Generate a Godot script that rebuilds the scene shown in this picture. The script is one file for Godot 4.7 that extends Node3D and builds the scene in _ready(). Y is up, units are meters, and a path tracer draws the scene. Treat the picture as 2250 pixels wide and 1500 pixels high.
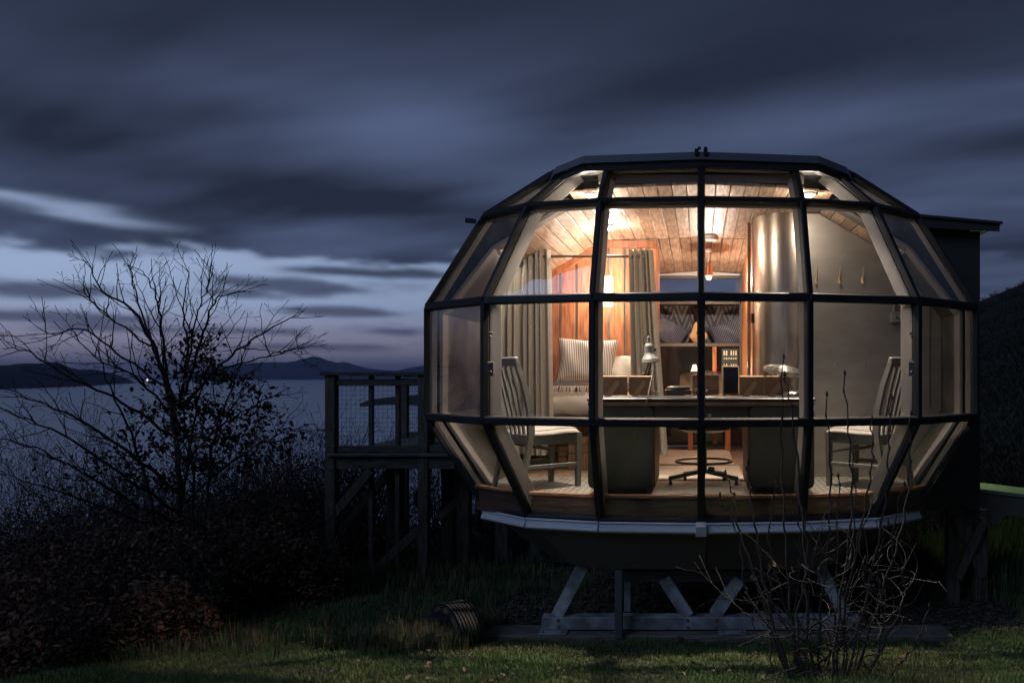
extends Node3D

const EYE := 2.1          # height of the lens above y = 0
const F := 1800.0         # focal length in the photograph's pixels
const FLOOR := 1.27       # cabin floor
var rng := RandomNumberGenerator.new()
var M := {}
var taken := {}

# ------------------------------------------------------------------ mesh collector
class MB:
	var v := PackedVector3Array()
	var n := PackedVector3Array()
	var uv := PackedVector2Array()
	var ix := PackedInt32Array()

	func poly(p: Array, out: Vector3, uvs: Array = []) -> void:
		var c := p.size()
		var nn: Vector3 = (p[0] - p[c - 1]).cross(p[0] - p[1])
		if nn.length_squared() < 1e-14:
			nn = (p[1] - p[0]).cross(p[1] - p[2])
		if nn.length_squared() < 1e-16:
			return
		nn = nn.normalized()
		var flip := nn.dot(out) < 0.0
		if flip:
			nn = -nn
		var b := v.size()
		for i in c:
			v.push_back(p[i])
			n.push_back(nn)
			uv.push_back(uvs[i] if uvs.size() else Vector2.ZERO)
		for i in range(1, c - 1):
			if flip:
				ix.append_array([b, b + i + 1, b + i])
			else:
				ix.append_array([b, b + i, b + i + 1])

	func box(t: Transform3D, s: Vector3, c := 0.0) -> void:
		var h := s * 0.5
		c = minf(c, minf(h.x, minf(h.y, h.z)) * 0.8)
		var ax := [t.basis.x, t.basis.y, t.basis.z]
		for a in 3:
			var b := (a + 1) % 3
			var d := (a + 2) % 3
			for sg in [-1.0, 1.0]:
				var q := []
				for k in [[-1, -1], [1, -1], [1, 1], [-1, 1]]:
					var l := Vector3()
					l[a] = sg * h[a]
					l[b] = k[0] * (h[b] - c)
					l[d] = k[1] * (h[d] - c)
					q.append(t * l)
				poly(q, ax[a] * sg)
		if c <= 0.0:
			return
		for a in 3:
			var b := (a + 1) % 3
			var d := (a + 2) % 3
			for sb in [-1.0, 1.0]:
				for sd in [-1.0, 1.0]:
					var q := []
					for k in [[0, -1], [0, 1], [1, 1], [1, -1]]:
						var l := Vector3()
						l[a] = k[1] * (h[a] - c)
						l[b] = sb * (h[b] - (c if k[0] else 0.0))
						l[d] = sd * (h[d] - (0.0 if k[0] else c))
						q.append(t * l)
					poly(q, ax[b] * sb + ax[d] * sd)
		for sx in [-1.0, 1.0]:
			for sy in [-1.0, 1.0]:
				for sz in [-1.0, 1.0]:
					var q := [t * Vector3(sx * h.x, sy * (h.y - c), sz * (h.z - c)), t * Vector3(sx * (h.x - c), sy * h.y, sz * (h.z - c)), t * Vector3(sx * (h.x - c), sy * (h.y - c), sz * h.z)]
					poly(q, ax[0] * sx + ax[1] * sy + ax[2] * sz)

	func bx(c: Vector3, s: Vector3, ch := 0.0) -> void:
		box(Transform3D(Basis(), c), s, ch)

	# a bar from a to b; w across, d along the direction «out», shifted by off along out
	func bar(a: Vector3, b: Vector3, w: float, d: float, out: Vector3, off := 0.0, ch := 0.0) -> void:
		var y := (b - a).normalized()
		var z := (out - y * out.dot(y)).normalized()
		var x := y.cross(z)
		box(Transform3D(Basis(x, y, z), (a + b) * 0.5 + z * off), Vector3(w, a.distance_to(b), d), ch)

	func tube(p: PackedVector3Array, r: PackedFloat32Array, sides := 5, caps := false) -> void:
		var up := Vector3(0.31, 0.9, 0.29).normalized()
		var b := v.size()
		var m := p.size()
		for i in m:
			var d := (p[mini(i + 1, m - 1)] - p[maxi(i - 1, 0)]).normalized()
			if absf(d.dot(up)) > 0.95:
				up = Vector3(0.9, -0.1, 0.42).normalized()
			var x := d.cross(up).normalized()
			var y := x.cross(d)
			up = y
			for k in sides:
				var a := TAU * k / sides
				var o := x * cos(a) + y * sin(a)
				v.push_back(p[i] + o * r[i])
				n.push_back(o)
				uv.push_back(Vector2(float(k) / sides, i))
		for i in m - 1:
			for k in sides:
				var q0 := b + i * sides + k
				var q1 := b + i * sides + (k + 1) % sides
				ix.append_array([q0, q1, q0 + sides, q1, q1 + sides, q0 + sides])
		if caps:
			for e in [0, m - 1]:
				var q := []
				for k in sides:
					q.append(v[b + e * sides + k])
				poly(q, (p[0] - p[1]) if e == 0 else (p[m - 1] - p[m - 2]))

	func rod(a: Vector3, b: Vector3, r: float, sides := 8, r2 := -1.0) -> void:
		tube(PackedVector3Array([a, b]), PackedFloat32Array([r, r if r2 < 0.0 else r2]), sides, true)

	# profile: (radius, height) pairs turned round t's y axis
	func lathe(t: Transform3D, prof: Array, segs := 20) -> void:
		var m := prof.size()
		for i in m - 1:
			var p0: Vector2 = prof[i]
			var p1: Vector2 = prof[i + 1]
			var d := (p1 - p0).normalized()
			var nr := Vector2(d.y, -d.x)
			var b := v.size()
			for k in segs + 1:
				var a := TAU * k / segs
				var o := Vector3(cos(a), 0, sin(a))
				for p in [p0, p1]:
					v.push_back(t * (o * p.x + Vector3.UP * p.y))
					n.push_back((t.basis * (o * nr.x + Vector3.UP * nr.y)).normalized())
					uv.push_back(Vector2(float(k) / segs, p.y))
			for k in segs:
				var q := b + k * 2
				ix.append_array([q, q + 2, q + 1, q + 2, q + 3, q + 1])

	# a sheet from f(u, w), smooth
	func surf(nu: int, nw: int, f: Callable, flip := false) -> void:
		var b := v.size()
		for j in nw + 1:
			for i in nu + 1:
				var u := float(i) / nu
				var w := float(j) / nw
				v.push_back(f.call(u, w))
				uv.push_back(Vector2(u, w))
		for j in nw + 1:
			for i in nu + 1:
				var at := func(ii: int, jj: int) -> Vector3: return v[b + clampi(jj, 0, nw) * (nu + 1) + clampi(ii, 0, nu)]
				var nn: Vector3 = (at.call(i + 1, j) - at.call(i - 1, j)).cross(at.call(i, j + 1) - at.call(i, j - 1))
				nn = nn.normalized() if nn.length_squared() > 1e-16 else Vector3.UP
				n.push_back(-nn if flip else nn)
		for j in nw:
			for i in nu:
				var q := b + j * (nu + 1) + i
				var r := q + nu + 1
				if flip:
					ix.append_array([q, q + 1, r, q + 1, r + 1, r])
				else:
					ix.append_array([q, r, q + 1, q + 1, r, r + 1])

	# a convex outline (Vector2) extruded by depth along t's z
	func prism(t: Transform3D, o: Array, depth: float) -> void:
		var c := Vector2()
		for p in o:
			c += p
		c /= o.size()
		var f := []
		var g := []
		for p in o:
			f.append(t * Vector3(p.x, p.y, depth * 0.5))
			g.append(t * Vector3(p.x, p.y, -depth * 0.5))
		poly(f, t.basis.z)
		poly(g, -t.basis.z)
		for i in o.size():
			var j := (i + 1) % o.size()
			var md: Vector2 = (o[i] + o[j]) * 0.5 - c
			poly([f[i], f[j], g[j], g[i]], t.basis.x * md.x + t.basis.y * md.y)

	func mesh() -> ArrayMesh:
		var a := []
		a.resize(Mesh.ARRAY_MAX)
		a[Mesh.ARRAY_VERTEX] = v
		a[Mesh.ARRAY_NORMAL] = n
		a[Mesh.ARRAY_TEX_UV] = uv
		a[Mesh.ARRAY_INDEX] = ix
		var m := ArrayMesh.new()
		m.add_surface_from_arrays(Mesh.PRIMITIVE_TRIANGLES, a)
		return m


# ------------------------------------------------------------------ naming helpers
func numbered(called: String) -> String:
	var k: int = taken.get(called, 0)
	taken[called] = k + 1
	return called if k == 0 else "%s_%03d" % [called, k]

func tag(o: Node, label: String, category: String, group := "", kind := "") -> void:
	if label: o.set_meta("label", label)
	if category: o.set_meta("category", category)
	if group: o.set_meta("group", group)
	if kind: o.set_meta("kind", kind)

func thing(called: String, label: String, category: String, at := Vector3.ZERO, turn := 0.0, group := "") -> Node3D:
	var o := Node3D.new()
	o.name = numbered(called)
	add_child(o)
	o.position = at
	o.rotation.y = turn
	tag(o, label, category, group)
	return o

func part(called: String, mb: MB, m: Material, parent: Node, at := Vector3.ZERO) -> MeshInstance3D:
	var o := MeshInstance3D.new()
	o.mesh = mb.mesh()
	o.material_override = m
	o.position = at
	if parent == self:
		o.name = numbered(called)
		add_child(o)
	else:
		o.name = called
		parent.add_child(o, true)
	return o

func like(called: String, mesh: Mesh, m: Material, parent: Node, t: Transform3D) -> MeshInstance3D:
	var o := MeshInstance3D.new()
	o.mesh = mesh
	o.material_override = m
	o.transform = t
	o.name = called
	parent.add_child(o, true)
	return o

func copy(o: Node3D, label: String) -> Node3D:
	var c: Node3D = o.duplicate()
	c.name = numbered(String(o.name).rstrip("_0123456789"))
	add_child(c)
	c.set_meta("label", label)
	return c

# a point at this photograph pixel, this many metres in front of the lens
func at(px: float, py: float, d: float) -> Vector3:
	return Vector3((px - 1541.0) / F * d, EYE - (py - 828.0) / F * d, -d)

func P(x: float, y: float, d: float) -> Vector3:
	return Vector3(x, EYE + y, -d)

func rr(w: float, h: float, r: float, seg := 5) -> Array:
	var o := []
	for q in 4:
		var c := Vector2((w * 0.5 - r) * [1, -1, -1, 1][q], (h * 0.5 - r) * [1, 1, -1, -1][q])
		for k in seg + 1:
			var a := PI * 0.5 * (q + float(k) / seg)
			o.append(c + Vector2(cos(a), sin(a)) * r)
	return o

func T(at_: Vector3, rx := 0.0, ry := 0.0, rz := 0.0) -> Transform3D:
	return Transform3D(Basis.from_euler(Vector3(rx, ry, rz)), at_)

# ------------------------------------------------------------------ materials
func lin(r: float, g: float, b: float) -> Color:
	return Color(r, g, b).linear_to_srgb()

func mat(called: String, r: float, g: float, b: float, rough := 0.7, metal := 0.0) -> StandardMaterial3D:
	var m := StandardMaterial3D.new()
	m.resource_name = called
	m.albedo_color = lin(r, g, b)
	m.roughness = rough
	m.metallic = metal
	M[called] = m
	return m

func noise_tex(seed_: int, freq: float, octaves: int, lo: Color, hi: Color, kind := FastNoiseLite.TYPE_SIMPLEX_SMOOTH, mid := Color(0, 0, 0, 0)) -> NoiseTexture2D:
	var nz := FastNoiseLite.new()
	nz.seed = seed_
	nz.noise_type = kind
	nz.frequency = freq
	nz.fractal_octaves = octaves
	var t := NoiseTexture2D.new()
	t.width = 512
	t.height = 512
	t.seamless = true
	t.noise = nz
	var g := Gradient.new()
	g.set_color(0, lo)
	g.set_color(1, hi)
	if mid.a > 0.0:
		g.add_point(0.5, mid)
	t.color_ramp = g
	return t

func tri(m: StandardMaterial3D, t: Texture2D, scale: Vector3, bump: Texture2D = null, bump_cm := 0.0) -> StandardMaterial3D:
	m.albedo_texture = t
	m.uv1_triplanar = true
	m.uv1_world_triplanar = true
	m.uv1_scale = scale
	if bump:
		m.heightmap_enabled = true
		m.heightmap_texture = bump
		m.heightmap_scale = bump_cm
	return m

func variant(m: StandardMaterial3D, called: String, f: float, tint := Color(1, 1, 1)) -> StandardMaterial3D:
	var c: StandardMaterial3D = m.duplicate()
	c.resource_name = called
	var l := m.albedo_color.srgb_to_linear()
	c.albedo_color = Color(l.r * f * tint.r, l.g * f * tint.g, l.b * f * tint.b).linear_to_srgb()
	M[called] = c
	return c

func stripes(w: int, period: int, on: int, a: Color, b: Color, vertical := true) -> ImageTexture:
	var im := Image.create(w, w, false, Image.FORMAT_RGB8)
	im.fill(a)
	for k in range(0, w, period):
		im.fill_rect(Rect2i(k, 0, on, w) if vertical else Rect2i(0, k, w, on), b)
	return ImageTexture.create_from_image(im)

# ------------------------------------------------------------------ sky
func g1(x: float, c: float, w: float) -> float:
	var t := (x - c) / w
	return exp(-t * t)

func make_sky() -> PanoramaSkyMaterial:
	var w := 2048
	var h := 1024
	var a := FastNoiseLite.new()
	a.seed = 11
	a.frequency = 1.0
	a.fractal_octaves = 4
	var b := FastNoiseLite.new()
	b.seed = 5
	b.frequency = 1.0
	b.fractal_octaves = 3
	var data := PackedFloat32Array()
	data.resize(w * h * 4)
	var low := Color(0.03, 0.035, 0.055)
	var wisps := [[-39.0, 4.7, 5.0, 0.55], [-25.5, 5.6, 5.2, 0.5], [-21.0, 6.7, 5.0, 0.35], [-38.0, 3.3, 6.0, 0.4], [-34.0, 2.75, 7.0, 0.3], [-24.0, 4.15, 4.5, 0.35], [-30.0, 5.1, 3.0, 0.35], [-27.0, 1.9, 7.0, 0.25], [-20.5, 3.0, 4.0, 0.3], [-47.0, 5.6, 5.0, 0.6], [-52.0, 3.4, 6.0, 0.4]]
	var i := 0
	for y in h:
		var el := 90.0 - (y + 0.5) / h * 180.0
		if el <= 0.0:
			for x in w:
				data[i] = low.r
				data[i + 1] = low.g
				data[i + 2] = low.b
				data[i + 3] = 1.0
				i += 4
			continue
		var te := tan(deg_to_rad(minf(el, 84.0) + 4.0))
		for x in w:
			var az := wrapf((x + 0.5) / w * 360.0, -180.0, 180.0)
			var ra := deg_to_rad(az)
			# clouds drawn out by the long exposure: looked up on a high flat layer
			var rad := 1.0 / te
			var px := sin(ra) * rad
			var pz := cos(ra) * rad
			var al := -0.906 * px + 0.423 * pz      # along the wind, which comes from the left horizon
			var ac := 0.423 * px + 0.906 * pz
			var n1 := a.get_noise_3d(al * 0.34 + 3.0, ac * 0.95, 0.0)
			var n2 := b.get_noise_3d(al * 0.9, ac * 2.6, 4.0)
			var n3 := a.get_noise_3d(sin(ra) * 7.0, cos(ra) * 7.0, el * 0.75)
			var h0 := g1(az, -44.0, 45.0)
			var blue := Vector3(0.35, 0.45, 0.67) * h0 + Vector3(0.05, 0.064, 0.125) * (1.0 - h0)
			var pink := Vector3(0.275, 0.255, 0.37) * h0 + Vector3(0.07, 0.072, 0.125) * (1.0 - h0)
			var clear := pink.lerp(blue, smoothstep(1.6, 5.2, el))
			clear = clear.lerp(Vector3(0.105, 0.115, 0.195) * (0.45 + 0.55 * h0), 1.0 - smoothstep(0.2, 2.2, el))
			clear *= 1.0 - 0.55 * smoothstep(8.5, 16.0, el)
			# cloud colour: near black undersides, paler folds
			var fold := clampf(0.46 + 0.85 * n1 + 0.27 * n2, 0.0, 1.0)
			fold += 0.55 * g1(az, -17.0, 9.0) * g1(el, 15.2 - 0.1 * (az + 17.0), 2.6) + 0.5 * g1(az, 5.0, 12.0) * g1(el, 16.0, 2.0) + 0.40 * g1(az, -24.0, 9.0) * g1(el, 9.0 + n3 * 0.6, 1.3)
			fold -= 0.42 * g1(az, -29.0, 15.0) * g1(el, 11.6 - 0.06 * (az + 29.0), 1.7) + 0.45 * g1(az, -9.0, 14.0) * g1(el, 10.8, 1.8)
			fold *= 1.0 - 0.8 * smoothstep(15.5, 24.0, el)
			fold = clampf(fold, 0.05, 1.3)
			var cloud := Vector3(0.0155, 0.021, 0.040).lerp(Vector3(0.070, 0.094, 0.174), fold)
			cloud = cloud.lerp(Vector3(0.075, 0.086, 0.15), (1.0 - smoothstep(3.5, 7.0, el)) * (0.35 + 0.5 * h0))
			fold -= 0.35 * g1(el, 7.6 + n3 * 0.4, 0.8) * smoothstep(-14.0, -30.0, az)
			var cov := smoothstep(6.9, 7.8, el + 1.5 * n3 + 0.6 * n2)
			cov *= 1.0 - 0.72 * g1(el, 9.25 - 0.09 * (az + 38.0) + n3 * 0.5, 0.34) * smoothstep(-30.5, -37.0, az)
			cov = maxf(cov, smoothstep(0.05, 0.5, n3 + 0.55 * n2 - 0.15) * 0.3 * smoothstep(0.6, 2.4, el))
			for q in wisps:
				if absf(az - q[0]) < q[2] * 2.0 and absf(el - q[1]) < q[3] * 2.2:
					var du: float = (az - q[0]) / q[2]
					var dv: float = (el - q[1]) / q[3]
					cov = maxf(cov, 0.9 * (1.0 - smoothstep(0.35, 1.3, sqrt(du * du + dv * dv) + n3 * 0.9 + n2 * 0.3)))
			cov = maxf(cov, smoothstep(-17.0, -5.0, az) * smoothstep(0.5, 4.0, el) * (0.75 + 0.3 * n3))
			cov = clampf(cov, 0.0, 1.0)
			var c := clear.lerp(cloud, cov)
			data[i] = c.x
			data[i + 1] = c.y
			data[i + 2] = c.z
			data[i + 3] = 1.0
			i += 4
	var im := Image.create_from_data(w, h, false, Image.FORMAT_RGBAF, data.to_byte_array())
	var m := PanoramaSkyMaterial.new()
	m.panorama = ImageTexture.create_from_image(im)
	return m

# ------------------------------------------------------------------ palette
func make_materials() -> void:
	mat("black_frame", 0.006, 0.0055, 0.0055, 0.55)
	mat("beige_frame", 0.105, 0.096, 0.086, 0.5)
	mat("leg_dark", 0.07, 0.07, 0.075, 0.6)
	mat("grey_flashing", 0.42, 0.43, 0.46, 0.42, 0.25)
	mat("cap_metal", 0.13, 0.135, 0.15, 0.45, 0.3)
	mat("pale_trim", 0.50, 0.51, 0.55, 0.55)
	mat("hull", 0.060, 0.050, 0.043, 0.6)
	mat("dark_box", 0.042, 0.036, 0.028, 0.75)
	mat("white", 0.75, 0.73, 0.68, 0.5)
	mat("black_rubber", 0.018, 0.018, 0.018, 0.6)
	mat("black_metal", 0.013, 0.0125, 0.012, 0.35)
	mat("dark_green_metal", 0.009, 0.010, 0.008, 0.42)
	mat("chrome", 0.75, 0.72, 0.66, 0.18, 1.0)
	mat("fan_metal", 0.30, 0.285, 0.26, 0.28, 1.0)
	mat("brass", 0.62, 0.48, 0.27, 0.42, 0.6)
	mat("copper", 0.72, 0.36, 0.17, 0.28, 1.0)
	mat("grey_timber", 0.13, 0.115, 0.095, 0.85)
	mat("lamp_grey", 0.11, 0.11, 0.10, 0.5)
	mat("sage_paint", 0.076, 0.072, 0.064, 0.6)
	mat("orange_wood", 0.50, 0.16, 0.05, 0.5)
	mat("back_board", 0.15, 0.085, 0.045, 0.8)
	mat("red_plastic", 0.55, 0.03, 0.02, 0.4)
	mat("rubber", 0.005, 0.005, 0.005, 0.9)
	mat("mirror_dark", 0.01, 0.01, 0.011, 0.06)
	M["mirror_dark"].metallic_specular = 0.55

	var g: StandardMaterial3D = mat("glass", 0.02, 0.02, 0.02, 0.0)
	g.transparency = BaseMaterial3D.TRANSPARENCY_ALPHA
	g.albedo_color.a = 0.015
	g.cull_mode = BaseMaterial3D.CULL_DISABLED
	g.uv1_triplanar = true
	g.uv1_world_triplanar = true
	g.uv1_scale = Vector3(0.7, 0.7, 0.7)
	g.heightmap_enabled = true
	g.heightmap_texture = noise_tex(14, 0.006, 2, Color(0, 0, 0), Color(1, 1, 1))
	g.heightmap_scale = 0.1

	var grain := noise_tex(3, 0.012, 4, Color(0.55, 0.5, 0.46), Color(1, 1, 1), FastNoiseLite.TYPE_SIMPLEX_SMOOTH, Color(0.86, 0.83, 0.8))
	var rough_n := noise_tex(8, 0.02, 4, Color(0.1, 0.1, 0.1), Color(1, 1, 1))
	var patch := noise_tex(21, 0.008, 5, Color(0.45, 0.45, 0.45), Color(1, 1, 1))
	M["tex_grain"] = grain
	# boards that run away from the lens (ceiling)
	var pine := tri(mat("pine", 0.70, 0.51, 0.375, 0.46), grain, Vector3(5.0, 5.0, 0.5), rough_n, 0.25)
	pine.clearcoat_enabled = true
	pine.clearcoat = 0.12
	pine.clearcoat_roughness = 0.45
	for k in 3:
		variant(pine, "pine_%s" % ["a", "b", "c"][k], [0.82, 1.0, 1.14][k], [Color(1, 0.95, 0.88), Color(1, 1, 1), Color(0.98, 1.0, 1.03)][k])
	var larch := tri(mat("larch", 0.60, 0.235, 0.10, 0.45), grain, Vector3(4.0, 0.45, 4.0), rough_n, 0.15)
	for k in 3:
		variant(larch, "larch_%s" % ["a", "b", "c"][k], [0.85, 1.0, 1.12][k], [Color(1, 0.92, 0.85), Color(1, 1, 1), Color(1, 1.06, 1.1)][k])
	tri(mat("batten_grey", 0.23, 0.20, 0.165, 0.6), grain, Vector3(4, 0.5, 4))
	tri(mat("brown_wood", 0.10, 0.054, 0.03, 0.55), grain, Vector3(0.6, 5, 5), rough_n, 0.1)
	tri(mat("sill_wood", 0.20, 0.105, 0.055, 0.5), grain, Vector3(0.5, 5, 5), rough_n, 0.1)
	tri(mat("box_wood", 0.17, 0.09, 0.045, 0.5), grain, Vector3(1.2, 7, 7))
	tri(mat("crate_wood", 0.33, 0.17, 0.075, 0.7), grain, Vector3(5, 1, 5))
	tri(mat("ply", 0.42, 0.28, 0.15, 0.4), grain, Vector3(6, 1, 6))
	tri(mat("post_timber", 0.15, 0.135, 0.11, 0.9), grain, Vector3(5, 0.5, 5), rough_n, 0.4)
	tri(mat("rail_timber", 0.14, 0.13, 0.112, 0.9), grain, Vector3(0.5, 5, 5), rough_n, 0.4)
	tri(mat("deck_timber", 0.22, 0.215, 0.20, 0.85), grain, Vector3(0.4, 5, 5), rough_n, 0.3)
	tri(mat("green_board", 0.30, 0.40, 0.30, 0.7), grain, Vector3(0.5, 5, 5), rough_n, 0.2)
	tri(mat("sleeper", 0.21, 0.19, 0.17, 0.9), grain, Vector3(0.4, 4, 4), rough_n, 0.8)
	tri(mat("leg_paint", 0.47, 0.48, 0.49, 0.55), patch, Vector3(1, 1, 1))
	var alu := tri(mat("alu_sheet", 0.38, 0.355, 0.32, 0.45, 0.9), noise_tex(31, 0.012, 6, Color(0.90, 0.895, 0.89), Color(1, 1, 1)), Vector3(0.5, 1.3, 0.5), rough_n, 0.02)
	alu.metallic_specular = 0.5
	var roll := tri(mat("alu_roll", 0.66, 0.60, 0.52, 0.27, 1.0), noise_tex(33, 0.02, 4, Color(0.8, 0.78, 0.75), Color(1, 1, 1)), Vector3(2.5, 0.3, 2.5))
	roll.clearcoat_enabled = false
	tri(mat("lining", 0.075, 0.071, 0.066, 0.55), patch, Vector3(0.8, 0.8, 0.8))
	tri(mat("lining_olive", 0.055, 0.055, 0.030, 0.6), patch, Vector3(0.8, 0.8, 0.8))
	tri(mat("ring_plate", 0.055, 0.053, 0.05, 0.5, 0.35), patch, Vector3(1.5, 1.5, 1.5))
	tri(mat("floor_board", 0.24, 0.165, 0.105, 0.6), grain, Vector3(5, 5, 0.6))
	var rug := tri(mat("rug", 0.60, 0.53, 0.43, 0.95), noise_tex(41, 0.03, 4, Color(0.78, 0.74, 0.7), Color(1, 1, 1)), Vector3(1, 1, 3), noise_tex(42, 0.05, 3, Color(0, 0, 0), Color(1, 1, 1)), 1.0)
	rug.rim_enabled = true
	rug.rim = 0.3
	tri(mat("rug_hem", 0.30, 0.17, 0.10, 0.95), patch, Vector3(6, 6, 6))
	var linen := tri(mat("curtain_cloth", 0.58, 0.535, 0.455, 0.9), noise_tex(51, 0.06, 3, Color(0.85, 0.84, 0.82), Color(1, 1, 1)), Vector3(3, 0.6, 3))
	linen.backlight_enabled = true
	linen.backlight = Color(0.25, 0.22, 0.18)
	variant(linen, "curtain_grey", 0.62, Color(0.86, 0.96, 1.0)).backlight_enabled = false
	var tick := mat("ticking", 0.74, 0.69, 0.62, 0.9)
	tick.albedo_texture = stripes(256, 8, 3, Color(1, 1, 1), Color(0.30, 0.28, 0.30))
	var fine := mat("fine_stripe", 0.70, 0.64, 0.56, 0.9)
	fine.albedo_texture = stripes(256, 16, 2, Color(1, 1, 1), Color(0.55, 0.52, 0.52), false)
	var seat := mat("seat_stripe", 0.21, 0.195, 0.175, 0.9)
	seat.albedo_texture = stripes(256, 14, 3, Color(1, 1, 1), Color(0.45, 0.43, 0.42), false)
	var bluecush := mat("blue_stripe", 0.26, 0.27, 0.36, 0.9)
	bluecush.albedo_texture = stripes(256, 12, 4, Color(1, 1, 1), Color(0.15, 0.15, 0.18))
	var chev := mat("chevron_cloth", 0.34, 0.33, 0.35, 0.9)
	var ci := Image.create(256, 128, false, Image.FORMAT_RGB8)
	for y in 128:
		for x in 256:
			var zz := absi((x % 64) - 32)
			ci.set_pixel(x, y, Color(1, 1, 1) if ((y + zz * 2) % 36) < 15 else Color(0.66, 0.66, 0.7))
	chev.albedo_texture = ImageTexture.create_from_image(ci)
	mat("mattress_cloth", 0.60, 0.54, 0.46, 0.9)
	tri(mat("wool_throw", 0.16, 0.135, 0.15, 1.0), noise_tex(61, 0.08, 3, Color(0.5, 0.5, 0.5), Color(1, 1, 1)), Vector3(4, 4, 4), noise_tex(62, 0.09, 3, Color(0, 0, 0), Color(1, 1, 1)), 1.2)
	mat("fringe_wool", 0.62, 0.56, 0.46, 1.0)
	# tread plate: raised bright bars on a dark ground, set out on a diagonal
	var tp := mat("tread_plate", 0.50, 0.48, 0.44, 0.4, 0.5)
	var ti := Image.create(128, 128, false, Image.FORMAT_RGB8)
	ti.fill(Color(0.45, 0.44, 0.42))
	for y in 128:
		for x in 128:
			var ux := (x + y) % 32
			var uy := (y - x + 256) % 32
			if ux < 12 and uy < 22:
				ti.set_pixel(x, y, Color(1, 1, 1))
			elif ux < 14 and uy < 24:
				ti.set_pixel(x, y, Color(0.25, 0.24, 0.22))
	tri(tp, ImageTexture.create_from_image(ti), Vector3(2.6, 2.6, 2.6))

	# outdoors
	tri(mat("soil", 0.045, 0.048, 0.030, 1.0), noise_tex(71, 0.02, 5, Color(0.35, 0.35, 0.35), Color(1, 1, 1)), Vector3(0.9, 0.9, 0.9), rough_n, 2.0)
	mat("bark", 0.030, 0.024, 0.020, 0.9)
	tri(mat("pale_bark", 0.14, 0.115, 0.098, 0.85), rough_n, Vector3(6, 6, 6))
	var lf := mat("leaf", 1, 1, 1, 0.75)
	lf.vertex_color_use_as_albedo = true
	lf.cull_mode = BaseMaterial3D.CULL_DISABLED
	lf.backlight_enabled = true
	lf.backlight = Color(0.3, 0.3, 0.3)
	var gr := mat("grass_blade", 1, 1, 1, 0.7)
	gr.vertex_color_use_as_albedo = true
	gr.cull_mode = BaseMaterial3D.CULL_DISABLED
	gr.backlight_enabled = true
	gr.backlight = Color(0.25, 0.25, 0.25)
	var ch := mat("chip", 1, 1, 1, 0.9)
	ch.vertex_color_use_as_albedo = true
	var sea := mat("sea", 0.46, 0.52, 0.64, 0.32, 0.5)
	sea.metallic_specular = 1.0
	sea.heightmap_enabled = true
	sea.uv1_triplanar = true
	sea.uv1_world_triplanar = true
	sea.uv1_scale = Vector3(0.02, 0.02, 0.006)
	sea.heightmap_texture = noise_tex(81, 0.02, 5, Color(0, 0, 0), Color(1, 1, 1))
	sea.heightmap_scale = 25.0
	tri(mat("far_hill", 0.030, 0.032, 0.028, 1.0), noise_tex(91, 0.02, 5, Color(0.5, 0.5, 0.5), Color(1, 1, 1)), Vector3(0.004, 0.004, 0.004))

func glow(called: String, c: Color, e: float) -> StandardMaterial3D:
	var m := mat(called, 0.8, 0.8, 0.8, 0.4)
	m.emission_enabled = true
	m.emission = c
	m.emission_energy_multiplier = e
	return m

# ------------------------------------------------------------------ the glazed cabin
# half rings of the faceted glass nose: (side, height over the lens, distance)
const RA := [Vector3(0, 0.528, 5.40), Vector3(0.716, 0.528, 5.454), Vector3(1.4985, 0.528, 5.68), Vector3(2.074, 0.528, 6.21)]
const RB := [Vector3(0, 1.224, 5.69), Vector3(0.702, 1.224, 5.743), Vector3(1.2465, 1.224, 5.90), Vector3(1.66, 1.224, 6.28)]
const RC := [Vector3(0, 1.53, 5.90), Vector3(0.67, 1.53, 5.95), Vector3(0.936, 1.53, 6.027), Vector3(1.128, 1.53, 6.204)]
const RD := [Vector3(0, -0.30, 5.40), Vector3(0.716, -0.30, 5.454), Vector3(1.4985, -0.30, 5.68), Vector3(2.074, -0.30, 6.21)]
const RE := [Vector3(0, -0.99, 5.69), Vector3(0.7065, -0.99, 5.743), Vector3(1.242, -0.99, 5.898), Vector3(1.652, -0.99, 6.275)]
const RF := [Vector3(0, -1.386, 5.90), Vector3(0.80, -1.386, 5.93), Vector3(0.95, -1.386, 6.05), Vector3(1.10, -1.386, 6.21)]
const OUTR := [Vector2(0, 1.55), Vector2(1.128, 1.53), Vector2(1.66, 1.224), Vector2(2.074, 0.528), Vector2(2.074, -0.30), Vector2(1.652, -0.99), Vector2(1.0, -1.40), Vector2(0, -1.40)]
const INR := [Vector2(0, 1.40), Vector2(0.98, 1.36), Vector2(1.60, 1.0), Vector2(2.0, 0.485), Vector2(2.0, -0.28), Vector2(1.63, -0.83), Vector2(0, -0.83)]

func ring(r: Array, k: int) -> Vector3:
	var q: Vector3 = r[absi(k)]
	return P(q.x * signf(k), q.y, q.z)

func outwards(p: Vector3) -> Vector3:
	return (p - P(0, clampf(p.y - EYE, -0.3, 0.53) * 0.75 + 0.03, 6.75)).normalized()

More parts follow.
